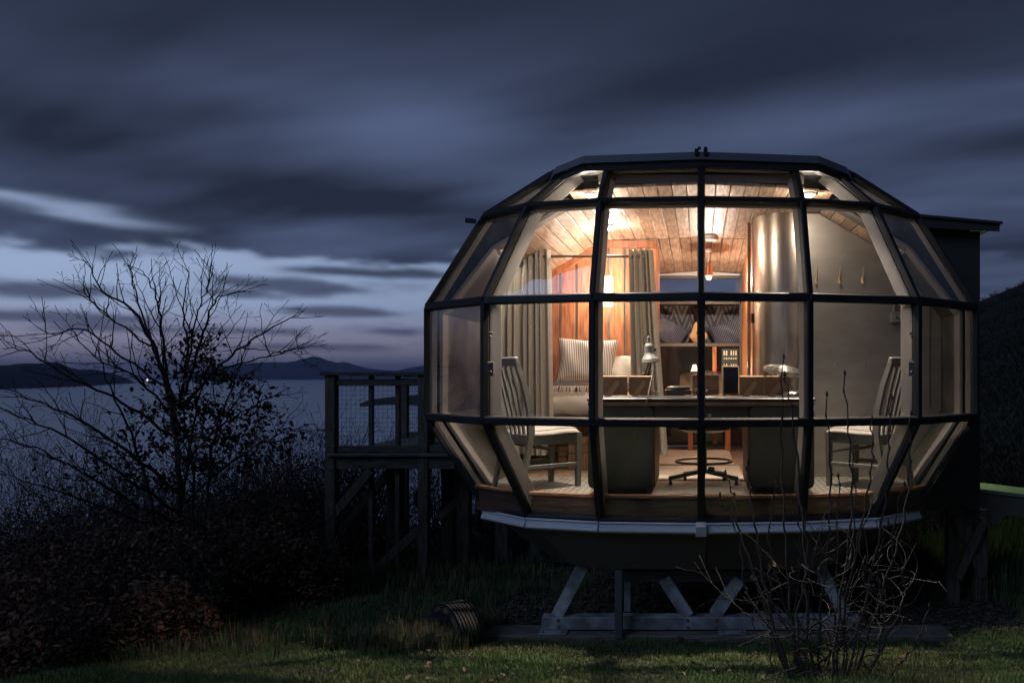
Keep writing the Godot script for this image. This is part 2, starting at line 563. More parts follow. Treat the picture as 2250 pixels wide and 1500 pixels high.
func build_cabin() -> void:
	var cabin := thing("glass_pod_cabin", "dark faceted pod cabin on stilts with a lit glass nose", "cabin", P(0, -2.2, 7.5))
	var o := -cabin.position
	var put := func(called: String, mb: MB, m: Material, parent: Node = null) -> MeshInstance3D:
		return part(called, mb, m, parent if parent else cabin, o if parent == null else Vector3.ZERO)
	var rows := [RC, RB, RA, RD, RE]
	# posts, rails, panes
	for k in range(-3, 4):
		for r in 4:
			var a := ring(rows[r], k)
			var b := ring(rows[r + 1], k)
			var out := outwards((a + b) * 0.5)
			if absi(k) == 3:
				out = Vector3(signf(k), 0, 0.35).normalized()
			var m := MB.new()
			m.bar(a, b, 0.052, 0.05, out, 0.004, 0.008)
			var bar: MeshInstance3D = put.call("glazing_post", m, M.black_frame)
			var f := MB.new()
			var wide: float = [0.034, 0.034, 0.045, 0.03][absi(k)]
			var deep: float = [0.05, 0.06, 0.085, 0.04][absi(k)]
			f.bar(a, b, wide, deep, out, -0.025 - deep * 0.5, 0.003)
			part("inner_post", f, M.beige_frame, bar)
	for r in 5:
		for k in range(-3, 3):
			var a := ring(rows[r], k)
			var b := ring(rows[r], k + 1)
			var out := outwards((a + b) * 0.5)
			var m := MB.new()
			m.bar(a, b, 0.058 if r in [2, 3] else 0.046, 0.05, out, 0.006, 0.008)
			var bar: MeshInstance3D = put.call("glazing_rail", m, M.black_frame)
			var f := MB.new()
			f.bar(a, b, 0.034, 0.03, out, -0.036, 0.003)
			part("inner_rail", f, M.beige_frame, bar)
	for r in 4:
		for k in range(-3, 3):
			var q := [ring(rows[r], k), ring(rows[r], k + 1), ring(rows[r + 1], k + 1), ring(rows[r + 1], k)]
			var m := MB.new()
			m.poly(q, outwards((q[0] + q[2]) * 0.5))
			var inw := -outwards((q[0] + q[2]) * 0.5) * 0.022
			m.poly([q[0] + inw, q[1] + inw, q[2] + inw, q[3] + inw], -inw)
			put.call("glass_pane", m, M.glass)
	# latch plates on the two wide inner posts
	for s in [-1, 1]:
		for e in [[0.055, 0.05, 0.028], [0.30, 0.012, 0.02]]:
			var m := MB.new()
			m.box(T(P(s * 1.455, e[0], 5.655), 0, s * -0.25, 0), Vector3(e[2] * 1.6, e[1] * 2.0, 0.012), 0.004)
			m.lathe(T(P(s * 1.455, e[0] - 0.022, 5.647), PI * 0.5, 0, 0), [Vector2(0, 0.012), Vector2(0.009, 0.012), Vector2(0.011, 0.0)], 10)
			put.call("latch_plate", m, M.chrome if s > 0 else M.beige_frame)
	# ring plate where the nose meets the body
	for s in [-1.0, 1.0]:
		var m := MB.new()
		var fl := MB.new()
		for i in 5:
			var a: Vector2 = OUTR[i] * 0.985
			var b: Vector2 = OUTR[i + 1] * 0.985
			var c: Vector2 = INR[i + 1]
			var d: Vector2 = INR[i]
			for e in [[6.30, Vector3(0, 0, 1)], [6.345, Vector3(0, 0, -1)]]:
				m.poly([P(a.x * s, a.y, e[0]), P(b.x * s, b.y, e[0]), P(c.x * s, c.y, e[0]), P(d.x * s, d.y, e[0])], e[1])
			var mid := (c + d) * 0.5
			var outv := Vector3(mid.x * s, mid.y * 0.9, 0)
			if i > 0:
				fl.bar(P(c.x * s, c.y, 6.32), P(d.x * s, d.y, 6.32), 0.13, 0.028, outv, -0.014, 0.004)
		put.call("ring_plate", m, M.ring_plate)
		put.call("ring_flange", fl, M.beige_frame)
	# body skin
	for s in [-1.0, 1.0]:
		for i in 6:
			var a: Vector2 = OUTR[i]
			var b: Vector2 = OUTR[i + 1]
			var m := MB.new()
			var mid := (a + b) * 0.5
			m.bar(P(a.x * s, a.y, 8.13), P(b.x * s, b.y, 8.13), 3.58, 0.03, Vector3(mid.x * s, mid.y + (0.4 if i == 0 else 0.0), 0), -0.015)
			put.call("body_panel", m, M.hull)
			if i in [1, 2, 3, 4]:
				var e := MB.new()
				e.bar(P(a.x * s, a.y, 6.335), P(b.x * s, b.y, 6.335), 0.09, 0.03, Vector3(mid.x * s, mid.y, 0), 0.012)
				put.call("edge_flashing", e, M.grey_flashing)
	var bt := MB.new()
	bt.bx(P(0, -1.415, 8.1), Vector3(2.0, 0.03, 3.6))
	put.call("body_panel", bt, M.hull)
	# hull of the nose
	for k in range(-3, 3):
		var e0 := ring(RE, k)
		var e1 := ring(RE, k + 1)
		var f0 := ring(RF, k)
		var f1 := ring(RF, k + 1)
		var dn := Vector3(0, -0.05, 0)
		var m := MB.new()
		m.poly([e0 + dn, e1 + dn, f1, f0], outwards((e0 + f1) * 0.5))
		m.poly([f0, f1, P(0, -1.40, 6.6)], Vector3.DOWN)
		put.call("hull_panel", m, M.hull)
		var fl := MB.new()
		var out := outwards((e0 + e1) * 0.5)
		out.y = 0.0
		var ext := out.normalized() * 0.012
		fl.bar(e0 + Vector3(0, -0.062, 0) + ext, e1 + Vector3(0, -0.062, 0) + ext, 0.072, 0.05, (out.normalized() + Vector3(0, 0.42, 0)), 0.0, 0.006)
		var sk: MeshInstance3D = put.call("skirt_flashing", fl, M.pale_trim)
		var ln := MB.new()
		ln.bar(e0 + Vector3(0, -0.034, 0) + ext * 1.2, e1 + Vector3(0, -0.034, 0) + ext * 1.2, 0.012, 0.05, (out.normalized() + Vector3(0, 0.42, 0)), 0.004)
		part("drip_edge", ln, M.pale_trim, sk)
	var cl := MB.new()
	cl.box(T(P(0, -1.052, 5.655), 0.4, 0, 0), Vector3(0.075, 0.085, 0.062), 0.004)
	put.call("skirt_joint_cover", cl, M.pale_trim)
	var st := MB.new()
	st.bar(P(0, -1.08, 5.735), P(0, -1.37, 5.885), 0.06, 0.012, Vector3(0, 0, 1), 0.008)
	put.call("hull_seam_strip", st, M.hull)
	# roof cap
	var rp := [Vector2(-1.125, 6.14), Vector2(-1.06, 5.97), Vector2(-0.84, 5.86), Vector2(0, 5.84), Vector2(0.84, 5.86), Vector2(1.06, 5.97), Vector2(1.125, 6.14)]
	var ry := func(x: float) -> float: return 1.606 - 0.024 * minf(absf(x), 0.84) / 0.84 - 0.24 * maxf(0.0, absf(x) - 0.84)
	var cap := MB.new()
	for i in 6:
		var a: Vector2 = rp[i]
		var b: Vector2 = rp[i + 1]
		var ya: float = ry.call(a.x)
		var yb: float = ry.call(b.x)
		var md := (a + b) * 0.5
		cap.poly([P(a.x, ya, a.y), P(b.x, yb, b.y), P(b.x * 1.01, yb - 0.055, b.y - 0.008), P(a.x * 1.01, ya - 0.055, a.y - 0.008)], Vector3(md.x * 0.5, 0, 1))
		cap.poly([P(a.x, ya, a.y), P(b.x, yb, b.y), P(b.x, yb, 9.95), P(a.x, ya, 9.95)], Vector3.UP)
		cap.poly([P(a.x, ya - 0.056, a.y), P(b.x, yb - 0.056, b.y), P(b.x, yb - 0.056, 9.95), P(a.x, ya - 0.056, 9.95)], Vector3.DOWN)
	for s in [-1.0, 1.0]:
		var y: float = ry.call(1.125)
		cap.poly([P(s * 1.125, y, 6.14), P(s * 1.125, y, 9.95), P(s * 1.125, y - 0.056, 9.95), P(s * 1.125, y - 0.056, 6.14)], Vector3(s, 0, 0))
	put.call("roof_cap", cap, M.cap_metal)
	var soffit := MB.new()
	for i in 6:
		var a: Vector2 = rp[i]
		var b: Vector2 = rp[i + 1]
		soffit.bar(P(a.x * 0.985, ry.call(a.x) - 0.083, a.y + 0.03), P(b.x * 0.985, ry.call(b.x) - 0.083, b.y + 0.03), 0.05, 0.04, Vector3((a.x + b.x) * 0.5, 0, 1))
	put.call("roof_soffit", soffit, M.black_frame)
	var clip := MB.new()
	for s in [-1.0, 1.0]:
		clip.bx(P(s * 0.032, 1.60, 5.836), Vector3(0.03, 0.05, 0.03), 0.004)
		clip.bx(P(s * 0.022 + 0.01, 1.632, 5.845), Vector3(0.022, 0.016, 0.03), 0.003)
	put.call("roof_clip", clip, M.black_frame)
	var brk := MB.new()
	brk.bar(at(1045, 486, 6.4), at(1023, 492, 6.4) + Vector3(0, 0.03, 0), 0.035, 0.03, Vector3(0, 0, 1))
	put.call("edge_bracket", brk, M.black_frame)

	# inside: floor and its front edge
	var fp := [Vector2(-1.72, 6.26), Vector2(-1.27, 5.90), Vector2(-0.69, 5.735), Vector2(0, 5.69), Vector2(0.69, 5.735), Vector2(1.27, 5.90), Vector2(1.72, 6.26)]
	var fl := MB.new()
	for i in 6:
		fl.poly([P(fp[i].x, -0.83, fp[i].y), P(fp[i + 1].x, -0.83, fp[i + 1].y), P(fp[i + 1].x * 0.95, -0.83, 9.82), P(fp[i].x * 0.95, -0.83, 9.82)], Vector3.UP)
	fl.bx(P(0, -0.875, 8.1), Vector3(3.2, 0.08, 3.4))
	put.call("floor", fl, M.floor_board)
	for i in 6:
		var a := P(fp[i].x, 0, fp[i].y)
		var b := P(fp[i + 1].x, 0, fp[i + 1].y)
		var out := Vector3((fp[i].x + fp[i + 1].x) * 0.35, 0, 1)
		var m := MB.new()
		m.bar(Vector3(a.x, EYE - 0.833, a.z), Vector3(b.x, EYE - 0.833, b.z), 0.026, 0.05, out, -0.002, 0.004)
		var sill: MeshInstance3D = put.call("floor_edge_board", m, M.sill_wood)
		var kb := MB.new()
		kb.bar(Vector3(a.x, EYE - 0.93, a.z), Vector3(b.x, EYE - 0.93, b.z), 0.165, 0.02, out, -0.012)
		part("kick_board", kb, M.brown_wood, sill)
	for s in [-1.0, 1.0]:
		var m := MB.new()
		var q := [P(s * 0.80, -0.824, 5.78), P(s * 1.26, -0.824, 5.93), P(s * 1.66, -0.824, 6.30), P(s * 1.60, -0.824, 6.76), P(s * 0.82, -0.824, 6.76)]
		m.poly(q, Vector3.UP)
		put.call("tread_plate", m, M.tread_plate)

	# ceiling: flat boards, boards of the slopes, boards of the far fall
	var ceil := Node3D.new()
	ceil.name = "ceiling"
	cabin.add_child(ceil)
	ceil.position = o
	rng.seed = 7
	var pines := [M.pine_a, M.pine_b, M.pine_c]
	for i in 18:
		var x0 := -0.98 + 1.96 * i / 18.0
		var xm := x0 + 0.0544
		var y0 := 1.40 - 0.04 * absf(xm) / 0.98
		var front := 5.96 + maxf(0.0, absf(xm) - 0.6) * 0.35
		var m := MB.new()
		m.box(T(P(xm, y0 + 0.011, (front + 8.2) * 0.5), 0, 0, -signf(xm) * 0.04), Vector3(0.1045, 0.022, 8.2 - front), 0.004)
		part("ceiling_board", m, pines[rng.randi() % 3], ceil)
	for s in [-1.0, 1.0]:
		for i in 7:
			var t := (i + 0.5) / 7.0
			var c: Vector2 = INR[1].lerp(INR[2], t)
			var m := MB.new()
			var a: Vector2 = INR[1].lerp(INR[2], i / 7.0 + 0.004)
			var b: Vector2 = INR[1].lerp(INR[2], (i + 1) / 7.0 - 0.004)
			m.bar(P(s * a.x, a.y, 7.26 + 0.0), P(s * b.x, b.y, 7.26), 1.88, 0.022, Vector3(s * 0.36, 0.62, 0), 0.011, 0.004)
			part("ceiling_board", m, pines[rng.randi() % 3], ceil)
	for i in 14:
		var x0 := -0.72 + 1.44 * i / 14.0
		var xm := x0 + 0.0515
		var g := 0.04 * absf(xm) / 0.98
		var m := MB.new()
		m.bar(P(xm * 1.05, 1.392 - g, 8.195), P(xm, 1.262 - g, 9.80), 0.1, 0.022, Vector3.UP, 0.011, 0.004)
		part("ceiling_board", m, pines[rng.randi() % 3], ceil)
	var cf := MB.new()
	cf.bx(P(0, 1.445, 5.985), Vector3(1.5, 0.066, 0.02), 0.004)
	put.call("ceiling_edge_trim", cf, M.alu_sheet)
	# side linings
	for s in [-1.0, 1.0]:
		for i in [2, 3, 4]:
			var a: Vector2 = INR[i]
			var b: Vector2 = INR[i + 1]
			var m := MB.new()
			m.bar(P(s * a.x, a.y, 8.08), P(s * b.x, b.y, 8.08), 3.48, 0.03, Vector3(s * (a.x + b.x), (a.y + b.y), 0), 0.016)
			put.call("side_lining", m, M.lining if s < 0 else M.lining_olive)
		var tr := MB.new()
		tr.bar(P(s * 1.6, 1.0, 6.36), P(s * 1.6, 1.0, 9.8), 0.05, 0.05, Vector3(s, 1, 0), -0.01, 0.012)
		put.call("cornice_rail", tr, M.beige_frame)
	# orange board end and shelf brackets at the head of the sleeping nook
	var nb := MB.new()
	nb.box(T(P(-1.80, 0.72, 7.15), 0, 0, 0), Vector3(0.05, 0.75, 0.10), 0.004)
	put.call("nook_post", nb, M.larch_b)
	for y in [0.42, 0.20, -0.02]:
		var sh := MB.new()
		sh.bx(P(-1.72, y, 7.9), Vector3(0.36, 0.025, 0.5), 0.003)
		put.call("nook_shelf", sh, M.crate_wood)
	# partition of upright boards
	var pw := Node3D.new()
	pw.name = "partition"
	cabin.add_child(pw)
	pw.position = o
	var top := func(x: float) -> float: return 1.362 if x > -0.98 else 1.362 + (x + 0.98) * 0.5806
	var larches := [M.larch_a, M.larch_b, M.larch_c]
	for i in 9:
		var x1 := -0.45 - 0.163 * i
		var x0 := x1 - 0.134
		var m := MB.new()
		m.prism(T(P(0, 0, 8.21)), [Vector2(x0, -0.83), Vector2(x1, -0.83), Vector2(x1, top.call(x1) - 0.06), Vector2(x0, top.call(x0) - 0.06)], 0.022)
		part("wall_board", m, larches[rng.randi() % 3], pw)
		var b := MB.new()
		b.prism(T(P(0, 0, 8.219)), [Vector2(x0 - 0.034, -0.83), Vector2(x0 + 0.005, -0.83), Vector2(x0 + 0.005, top.call(x0) - 0.06), Vector2(x0 - 0.034, top.call(x0 - 0.03) - 0.06)], 0.016)
		part("batten", b, M.batten_grey, pw)
	for e in [[-0.44, -0.98], [-0.98, -1.62]]:
		var m := MB.new()
		m.bar(P(e[0], top.call(e[0]) - 0.035, 8.18), P(e[1], top.call(e[1]) - 0.035, 8.18), 0.07, 0.05, Vector3(0, 0, 1), 0.0, 0.004)
		part("top_trim", m, M.larch_a, pw)
	var pe := MB.new()
	pe.bx(P(-0.435, 0.22, 8.20), Vector3(0.028, 2.12, 0.11), 0.004)
	part("end_post", pe, M.larch_a, pw)
	# washroom of aluminium sheet, with its rounded corner
	var wr := Node3D.new()
	wr.name = "washroom_wall"
	cabin.add_child(wr)
	wr.position = o
	var fw := MB.new()
	fw.prism(T(P(0, 0, 6.815)), [Vector2(0.812, -0.83), Vector2(1.63, -0.83), Vector2(1.995, -0.28), Vector2(1.995, 0.485), Vector2(1.6, 0.995), Vector2(0.98, 1.352), Vector2(0.812, 1.36)], 0.03)
	part("flat_sheet", fw, M.alu_sheet, wr)
	var cv := MB.new()
	cv.surf(24, 1, func(u: float, w: float) -> Vector3:
		var a := PI * 0.5 * u
		return P(0.81 - 0.36 * sin(a), -0.83 + 2.205 * w, 7.16 - 0.36 * cos(a)), true)
	part("rounded_corner", cv, M.alu_roll, wr)
	var cb := MB.new()
	cb.bx(P(0.47, 0.27, 7.2), Vector3(0.035, 2.2, 0.09), 0.003)
	part("door_jamb", cb, M.larch_c, wr)
	var cb2 := MB.new()
	cb2.bx(P(0.425, 0.27, 7.29), Vector3(0.03, 2.2, 0.05), 0.004)
	part("door_stile", cb2, M.ply, wr)
	var cw := MB.new()
	cw.bx(P(0.50, 0.24, 8.56), Vector3(0.03, 2.14, 2.46))
	part("corridor_side", cw, M.larch_b, wr)
	var hg := MB.new()
	hg.bx(P(0.45, 0.51, 7.12), Vector3(0.03, 0.085, 0.05), 0.004)
	part("door_closer", hg, M.black_metal, wr)
	var sc := MB.new()
	for x in [1.12, 1.36]:
		for y in [0.105, 0.088]:
			sc.lathe(T(P(x, y, 6.80), PI * 0.5, 0, 0), [Vector2(0, 0.004), Vector2(0.006, 0.003), Vector2(0.008, 0)], 8)
	part("screw_heads", sc, M.chrome, wr)
	var dl := MB.new()
	dl.bx(P(1.9, 0.2, 6.79), Vector3(0.006, 0.9, 0.004))
	part("hatch_gap", dl, M.black_rubber, wr)
	# far end
	var fe := Node3D.new()
	fe.name = "far_wall"
	cabin.add_child(fe)
	fe.position = o
	for s in [-1.0, 1.0]:
		var m := MB.new()
		m.prism(T(P(0, 0, 9.82)), [Vector2(s * 0.53, -0.83), Vector2(s * 1.63, -0.83), Vector2(s * 2.0, -0.28), Vector2(s * 2.0, 0.485), Vector2(s * 1.6, 1.0), Vector2(s * 0.98, 1.30), Vector2(s * 0.53, 1.30)], 0.03)
		part("end_panel", m, M.larch_a, fe)
	for e in [[-0.53, -0.83, -0.53, 1.22, 0.055], [0.485, -0.83, 0.485, 1.22, 0.055], [-0.52, 1.19, 0.48, 1.19, 0.035], [-0.52, 0.885, 0.48, 0.885, 0.035], [-0.52, 0.385, 0.48, 0.385, 0.04], [0.0, 0.92, 0.0, 1.17, 0.02]]:
		var m := MB.new()
		m.bar(P(e[0], e[1], 9.78), P(e[2], e[3], 9.78), e[4], 0.05, Vector3(0, 0, 1), 0.0, 0.004)
		part("window_frame", m, M.beige_frame, fe)
	var gb := MB.new()
	gb.prism(T(P(0, 0, 9.79)), [Vector2(-0.56, 1.21), Vector2(0.52, 1.21), Vector2(0.52, 1.225), Vector2(0.0, 1.262), Vector2(-0.56, 1.225)], 0.03)
	part("gable_trim", gb, M.white, fe)
	var up := MB.new()
	up.poly([P(-0.52, 0.9, 9.8), P(0.48, 0.9, 9.8), P(0.48, 1.18, 9.8), P(-0.52, 1.18, 9.8)], Vector3(0, 0, 1))
	part("window_pane", up, M.glass, fe)
	var al := MB.new()
	al.bx(P(-0.56, 0.62, 10.1), Vector3(0.03, 0.56, 0.56))
	al.bx(P(0.52, 0.62, 10.1), Vector3(0.03, 0.56, 0.56))
	al.bx(P(-0.02, 0.355, 10.1), Vector3(1.1, 0.03, 0.58))
	al.bx(P(-0.02, 0.915, 10.1), Vector3(1.1, 0.03, 0.58))
	part("window_seat_box", al, M.lining, fe)
	var cvn := MB.new()
	cvn.poly([P(-0.55, 0.37, 10.36), P(0.51, 0.37, 10.36), P(0.51, 0.9, 10.36), P(-0.55, 0.9, 10.36)], Vector3(0, 0, 1), [Vector2(0, 1), Vector2(1.3, 1), Vector2(1.3, 0), Vector2(0, 0)])
	part("seat_back_cloth", cvn, M.chevron_cloth, fe)
	var lg := MB.new()
	lg.bx(P(-0.02, -0.225, 9.80), Vector3(0.99, 1.18, 0.02))
	part("dark_glass_door", lg, M.mirror_dark, fe)
	var ds := MB.new()
	ds.bar(P(0.16, -0.8, 9.775), P(0.16, 0.36, 9.775), 0.05, 0.03, Vector3(0, 0, 1), 0, 0.003)
	part("door_stile", ds, M.larch_b, fe)

# ------------------------------------------------------------------ lamps
func omni(p: Vector3, e: float, c: Color, size := 0.03) -> void:
	var l := OmniLight3D.new()
	l.name = "lamp_light"
	l.light_energy = e
	l.light_color = c
	l.light_size = size
	l.omni_range = 14.0
	l.omni_attenuation = 2.0
	l.shadow_enabled = true
	l.position = p
	add_child(l, true)

func spot(p: Vector3, dir: Vector3, e: float, c: Color, angle: float) -> void:
	var l := SpotLight3D.new()
	l.name = "spot_light"
	l.light_energy = e
	l.light_color = c
	l.light_size = 0.03
	l.spot_range = 14.0
	l.spot_attenuation = 2.0
	l.spot_angle = angle
	l.spot_angle_attenuation = 1.0
	l.shadow_enabled = true
	add_child(l, true)
	l.look_at_from_position(p, p + dir, Vector3.UP if absf(dir.normalized().y) < 0.95 else Vector3.FORWARD)

func build_lamps() -> void:
	var warm := Color(1.0, 0.93, 0.85)
	var i := 0
	for d in [[-0.82, 1.352, 6.06, "round ceiling downlight glowing near the top left of the nose glass", 1.0], [0.795, 1.352, 6.06, "round ceiling downlight glowing above the washroom wall hooks", 0.8], [-0.83, 1.352, 7.36, "round ceiling downlight over the sleeping nook curtain rod", 0.35]]:
		var t := thing("ceiling_downlight", d[3], "light", P(d[0], d[1], d[2]), 0, "ceiling downlights")
		var m := MB.new()
		m.lathe(T(Vector3()), [Vector2(0.052, 0.012), Vector2(0.05, -0.004), Vector2(0.036, -0.01), Vector2(0.03, 0.0)], 20)
		part("bezel", m, M.white, t)
		var b := MB.new()
		b.lathe(T(Vector3()), [Vector2(0, -0.034), Vector2(0.018, -0.03), Vector2(0.03, -0.016), Vector2(0.032, 0.006), Vector2(0, 0.01)], 16)
		part("bulb", b, M.bulb, t)
		if d[2] < 7.0:
			spot(P(d[0], d[1] - 0.012, d[2]), Vector3(0.0, -1, 0.33), 17.0 * d[4], warm, 52.0)
			omni(P(d[0], d[1] - 0.014, d[2]), 0.75 * d[4], warm, 0.03)
		else:
			omni(P(d[0], d[1] - 0.045, d[2]), 1.0, warm, 0.03)
		i += 1
	# wall sconce on the board partition
	var s := thing("wall_sconce", "square white wall lamp glowing on the orange boards above the bed", "lamp", P(-0.945, 0.845, 8.17))
	var m := MB.new()
	m.bx(Vector3(0, 0, 0.0), Vector3(0.06, 0.14, 0.03), 0.006)
	part("back_plate", m, M.white, s)
	var sh := MB.new()
	sh.bx(Vector3(0, 0.0, 0.085), Vector3(0.15, 0.30, 0.10), 0.012)
	part("shade", sh, M.shade_glow, s)
	omni(P(-0.945, 0.845, 8.06), 0.65, Color(1.0, 0.94, 0.87), 0.06)
	# small fitting at the head of the nook
	var n := thing("nook_light", "small bright white lamp high beside the left wall of the nose", "lamp", P(-1.70, 1.02, 6.95))
	m = MB.new()
	m.box(T(Vector3(), 0, 0, 0.9), Vector3(0.16, 0.03, 0.12), 0.008)
	part("body", m, M.lamp_grey, n)
	var e := MB.new()
	e.box(T(Vector3(0.02, -0.02, 0), 0, 0, 0.9), Vector3(0.13, 0.018, 0.10), 0.006)
	part("diffuser", e, M.bulb, n)
	omni(P(-1.66, 0.98, 6.95), 1.6, Color(1.0, 0.94, 0.87), 0.05)
	# pendant
	var p := thing("pendant_lamp", "small copper pendant lamp hanging from the far ceiling boards", "lamp", P(0.08, 1.06, 8.6))
	m = MB.new()
	m.lathe(T(Vector3(0, 0.262, 0)), [Vector2(0, 0.018), Vector2(0.036, 0.016), Vector2(0.038, -0.004), Vector2(0, -0.012)], 18)
	part("ceiling_rose", m, M.white, p)
	m = MB.new()
	m.rod(Vector3(0, 0.25, 0), Vector3(0, 0.14, 0), 0.004)
	part("cord", m, M.white, p)
	m = MB.new()
	m.lathe(T(Vector3()), [Vector2(0.012, 0.15), Vector2(0.014, 0.12), Vector2(0.03, 0.11), Vector2(0.037, 0.05), Vector2(0.047, 0.0), Vector2(0.044, 0.0), Vector2(0.034, 0.05), Vector2(0.026, 0.10)], 20)
	part("shade", m, M.copper, p)
	m = MB.new()
	m.lathe(T(Vector3()), [Vector2(0, -0.045), Vector2(0.022, -0.036), Vector2(0.03, -0.012), Vector2(0.02, 0.03), Vector2(0, 0.05)], 14)
	part("bulb", m, M.bulb, p)
	omni(P(0.08, 1.03, 8.6), 1.1, warm, 0.03)
	# smoke alarm
	var k := thing("smoke_alarm", "round white smoke alarm on the ceiling above the copper pendant", "smoke alarm", P(0.10, 1.39, 8.08))
	m = MB.new()
	m.lathe(T(Vector3()), [Vector2(0, -0.045), Vector2(0.05, -0.045), Vector2(0.062, -0.035), Vector2(0.064, -0.026)], 20)
	m.lathe(T(Vector3()), [Vector2(0.067, -0.02), Vector2(0.067, 0.0)], 20)
	part("case", m, M.white, k)
	m = MB.new()
	m.lathe(T(Vector3()), [Vector2(0.062, -0.026), Vector2(0.062, -0.02)], 20)
	part("vent_slot", m, M.black_metal, k)
	# bedside table lamp beyond the desk
	var tl := thing("table_lamp", "tiny glowing cone lamp on the small orange table behind the desk", "lamp", P(-0.075, -0.03, 9.25))
	m = MB.new()
	m.lathe(T(Vector3()), [Vector2(0, 0), Vector2(0.035, 0.0), Vector2(0.035, 0.01), Vector2(0.008, 0.015), Vector2(0.008, 0.1)], 14)
	part("base", m, M.brown_wood, tl)
	m = MB.new()
	m.lathe(T(Vector3()), [Vector2(0.042, 0.09), Vector2(0.018, 0.17), Vector2(0, 0.17)], 16)
	part("shade", m, M.shade_glow, tl)
	omni(P(-0.075, 0.10, 9.25), 0.45, Color(1, 0.84, 0.66), 0.02)
	# lamp on the far side of the porch
	var w := thing("bulkhead_lamp", "bulkhead lamp fixed to the side wall of the dark porch", "lamp", P(2.385, 0.0, 7.75))
	m = MB.new()
	m.bx(Vector3(0.0, 0, 0), Vector3(0.03, 0.16, 0.11), 0.006)
	part("back_plate", m, M.black_metal, w)
	m = MB.new()
	m.box(T(Vector3(0.05, -0.01, 0)), Vector3(0.06, 0.13, 0.09), 0.02)
	part("diffuser", m, M.shade_glow, w)
	omni(P(2.44, -0.01, 7.75), 0.5, Color(0.92, 1.0, 0.72), 0.04)

# ------------------------------------------------------------------ furniture
func pillow(called: String, label: String, w: float, h: float, th: float, t: Transform3D, m: Material, cat := "pillow") -> Node3D:
	var o := thing(called, label, cat, t.origin)
	var mb := MB.new()
	for sg in [1.0, -1.0]:
		mb.surf(22, 22, func(u: float, v: float) -> Vector3:
			var a := u * 2.0 - 1.0
			var b := v * 2.0 - 1.0
			var puff := pow(maxf(0.0, (1.0 - a * a) * (1.0 - b * b)), 0.42)
			var pin := 1.0 - 0.10 * (1.0 - absf(b)) * a * a - 0.0 
			var pin2 := 1.0 - 0.10 * (1.0 - absf(a)) * b * b
			var wr := 0.012 * sin(a * 7.0 + b * 3.0) * puff
			return Transform3D(t.basis, Vector3()) * Vector3(a * w * 0.5 * pin, b * h * 0.5 * pin2, sg * (th * 0.5 * puff + wr)), sg < 0)
	part("cover", mb, m, o)
	return o

func dining_chair(label: String) -> Node3D:
	# faces +x, standing on y = 0
	var c := thing("dining_chair", label, "chair", Vector3(), 0, "dining chairs in the glass nose")
	var paint: Material = M.sage_paint
	for s in [-1.0, 1.0]:
		var m := MB.new()
		m.prism(T(Vector3(0, 0, s * 0.19)), [Vector2(0.175, 0.0), Vector2(0.205, 0.0), Vector2(0.215, 0.40), Vector2(0.17, 0.40)], 0.038)
		part("leg", m, paint, c)
		# rear leg and back post, one bent piece
		var pts := [Vector2(-0.30, 0.0), Vector2(-0.255, 0.20), Vector2(-0.215, 0.40), Vector2(-0.225, 0.58), Vector2(-0.27, 0.76), Vector2(-0.335, 0.93)]
		var wd := [0.026, 0.036, 0.05, 0.046, 0.042, 0.036]
		m = MB.new()
		for i in 5:
			var a: Vector2 = pts[i]
			var b: Vector2 = pts[i + 1]
			m.prism(T(Vector3(0, 0, s * 0.195)), [Vector2(a.x - wd[i] * 0.5, a.y), Vector2(a.x + wd[i] * 0.5, a.y), Vector2(b.x + wd[i + 1] * 0.5, b.y), Vector2(b.x - wd[i + 1] * 0.5, b.y)], 0.036)
		part("back_post", m, paint, c)
		m = MB.new()
		m.bx(Vector3(-0.01, 0.365, s * 0.185), Vector3(0.40, 0.075, 0.022), 0.003)
		part("apron", m, paint, c)
		m = MB.new()
		m.bar(Vector3(-0.25, 0.17, s * 0.19), Vector3(0.185, 0.17, s * 0.19), 0.03, 0.018, Vector3(0, 0, 1), 0, 0.003)
		part("stretcher", m, paint, c)
		m = MB.new()
		m.bar(Vector3(-0.20, 0.33, s * 0.17), Vector3(0.19, 0.25, -s * 0.17), 0.024, 0.012, Vector3(0, 1, 0), s * 0.006)
		part("cross_brace", m, paint, c)
	for x in [-0.21, 0.19]:
		var m := MB.new()
		m.bx(Vector3(x, 0.365, 0), Vector3(0.022, 0.075, 0.35), 0.003)
		part("apron", m, paint, c)
	for k in 4:
		var z := -0.108 + 0.072 * k
		var m := MB.new()
		var pts := [Vector2(-0.212, 0.41), Vector2(-0.236, 0.55), Vector2(-0.275, 0.72), Vector2(-0.328, 0.90)]
		for i in 3:
			m.bar(Vector3(pts[i].x, pts[i].y, z * (0.85 + 0.06 * i)), Vector3(pts[i + 1].x, pts[i + 1].y, z * (0.85 + 0.06 * (i + 1))), 0.026, 0.014, Vector3(1, 0.15, 0))
		part("back_slat", m, paint, c)
	var tr := MB.new()
	tr.box(T(Vector3(-0.335, 0.935, 0), 0, 0, 0.3), Vector3(0.032, 0.062, 0.43), 0.006)
	part("top_rail", tr, paint, c)
	var sm := MB.new()
	sm.surf(14, 14, func(u: float, w: float) -> Vector3:
		var a := u * 2.0 - 1.0
		var b := w * 2.0 - 1.0
		return Vector3(a * 0.215, 0.405 + 0.048 * pow((1.0 - pow(a, 6)) * (1.0 - pow(b, 6)), 0.5) + 0.006 * sin(a * 3.0), b * 0.205))
	sm.bx(Vector3(0, 0.404, 0), Vector3(0.425, 0.012, 0.405), 0.004)
	part("seat_pad", sm, M.seat_stripe, c)
	return c

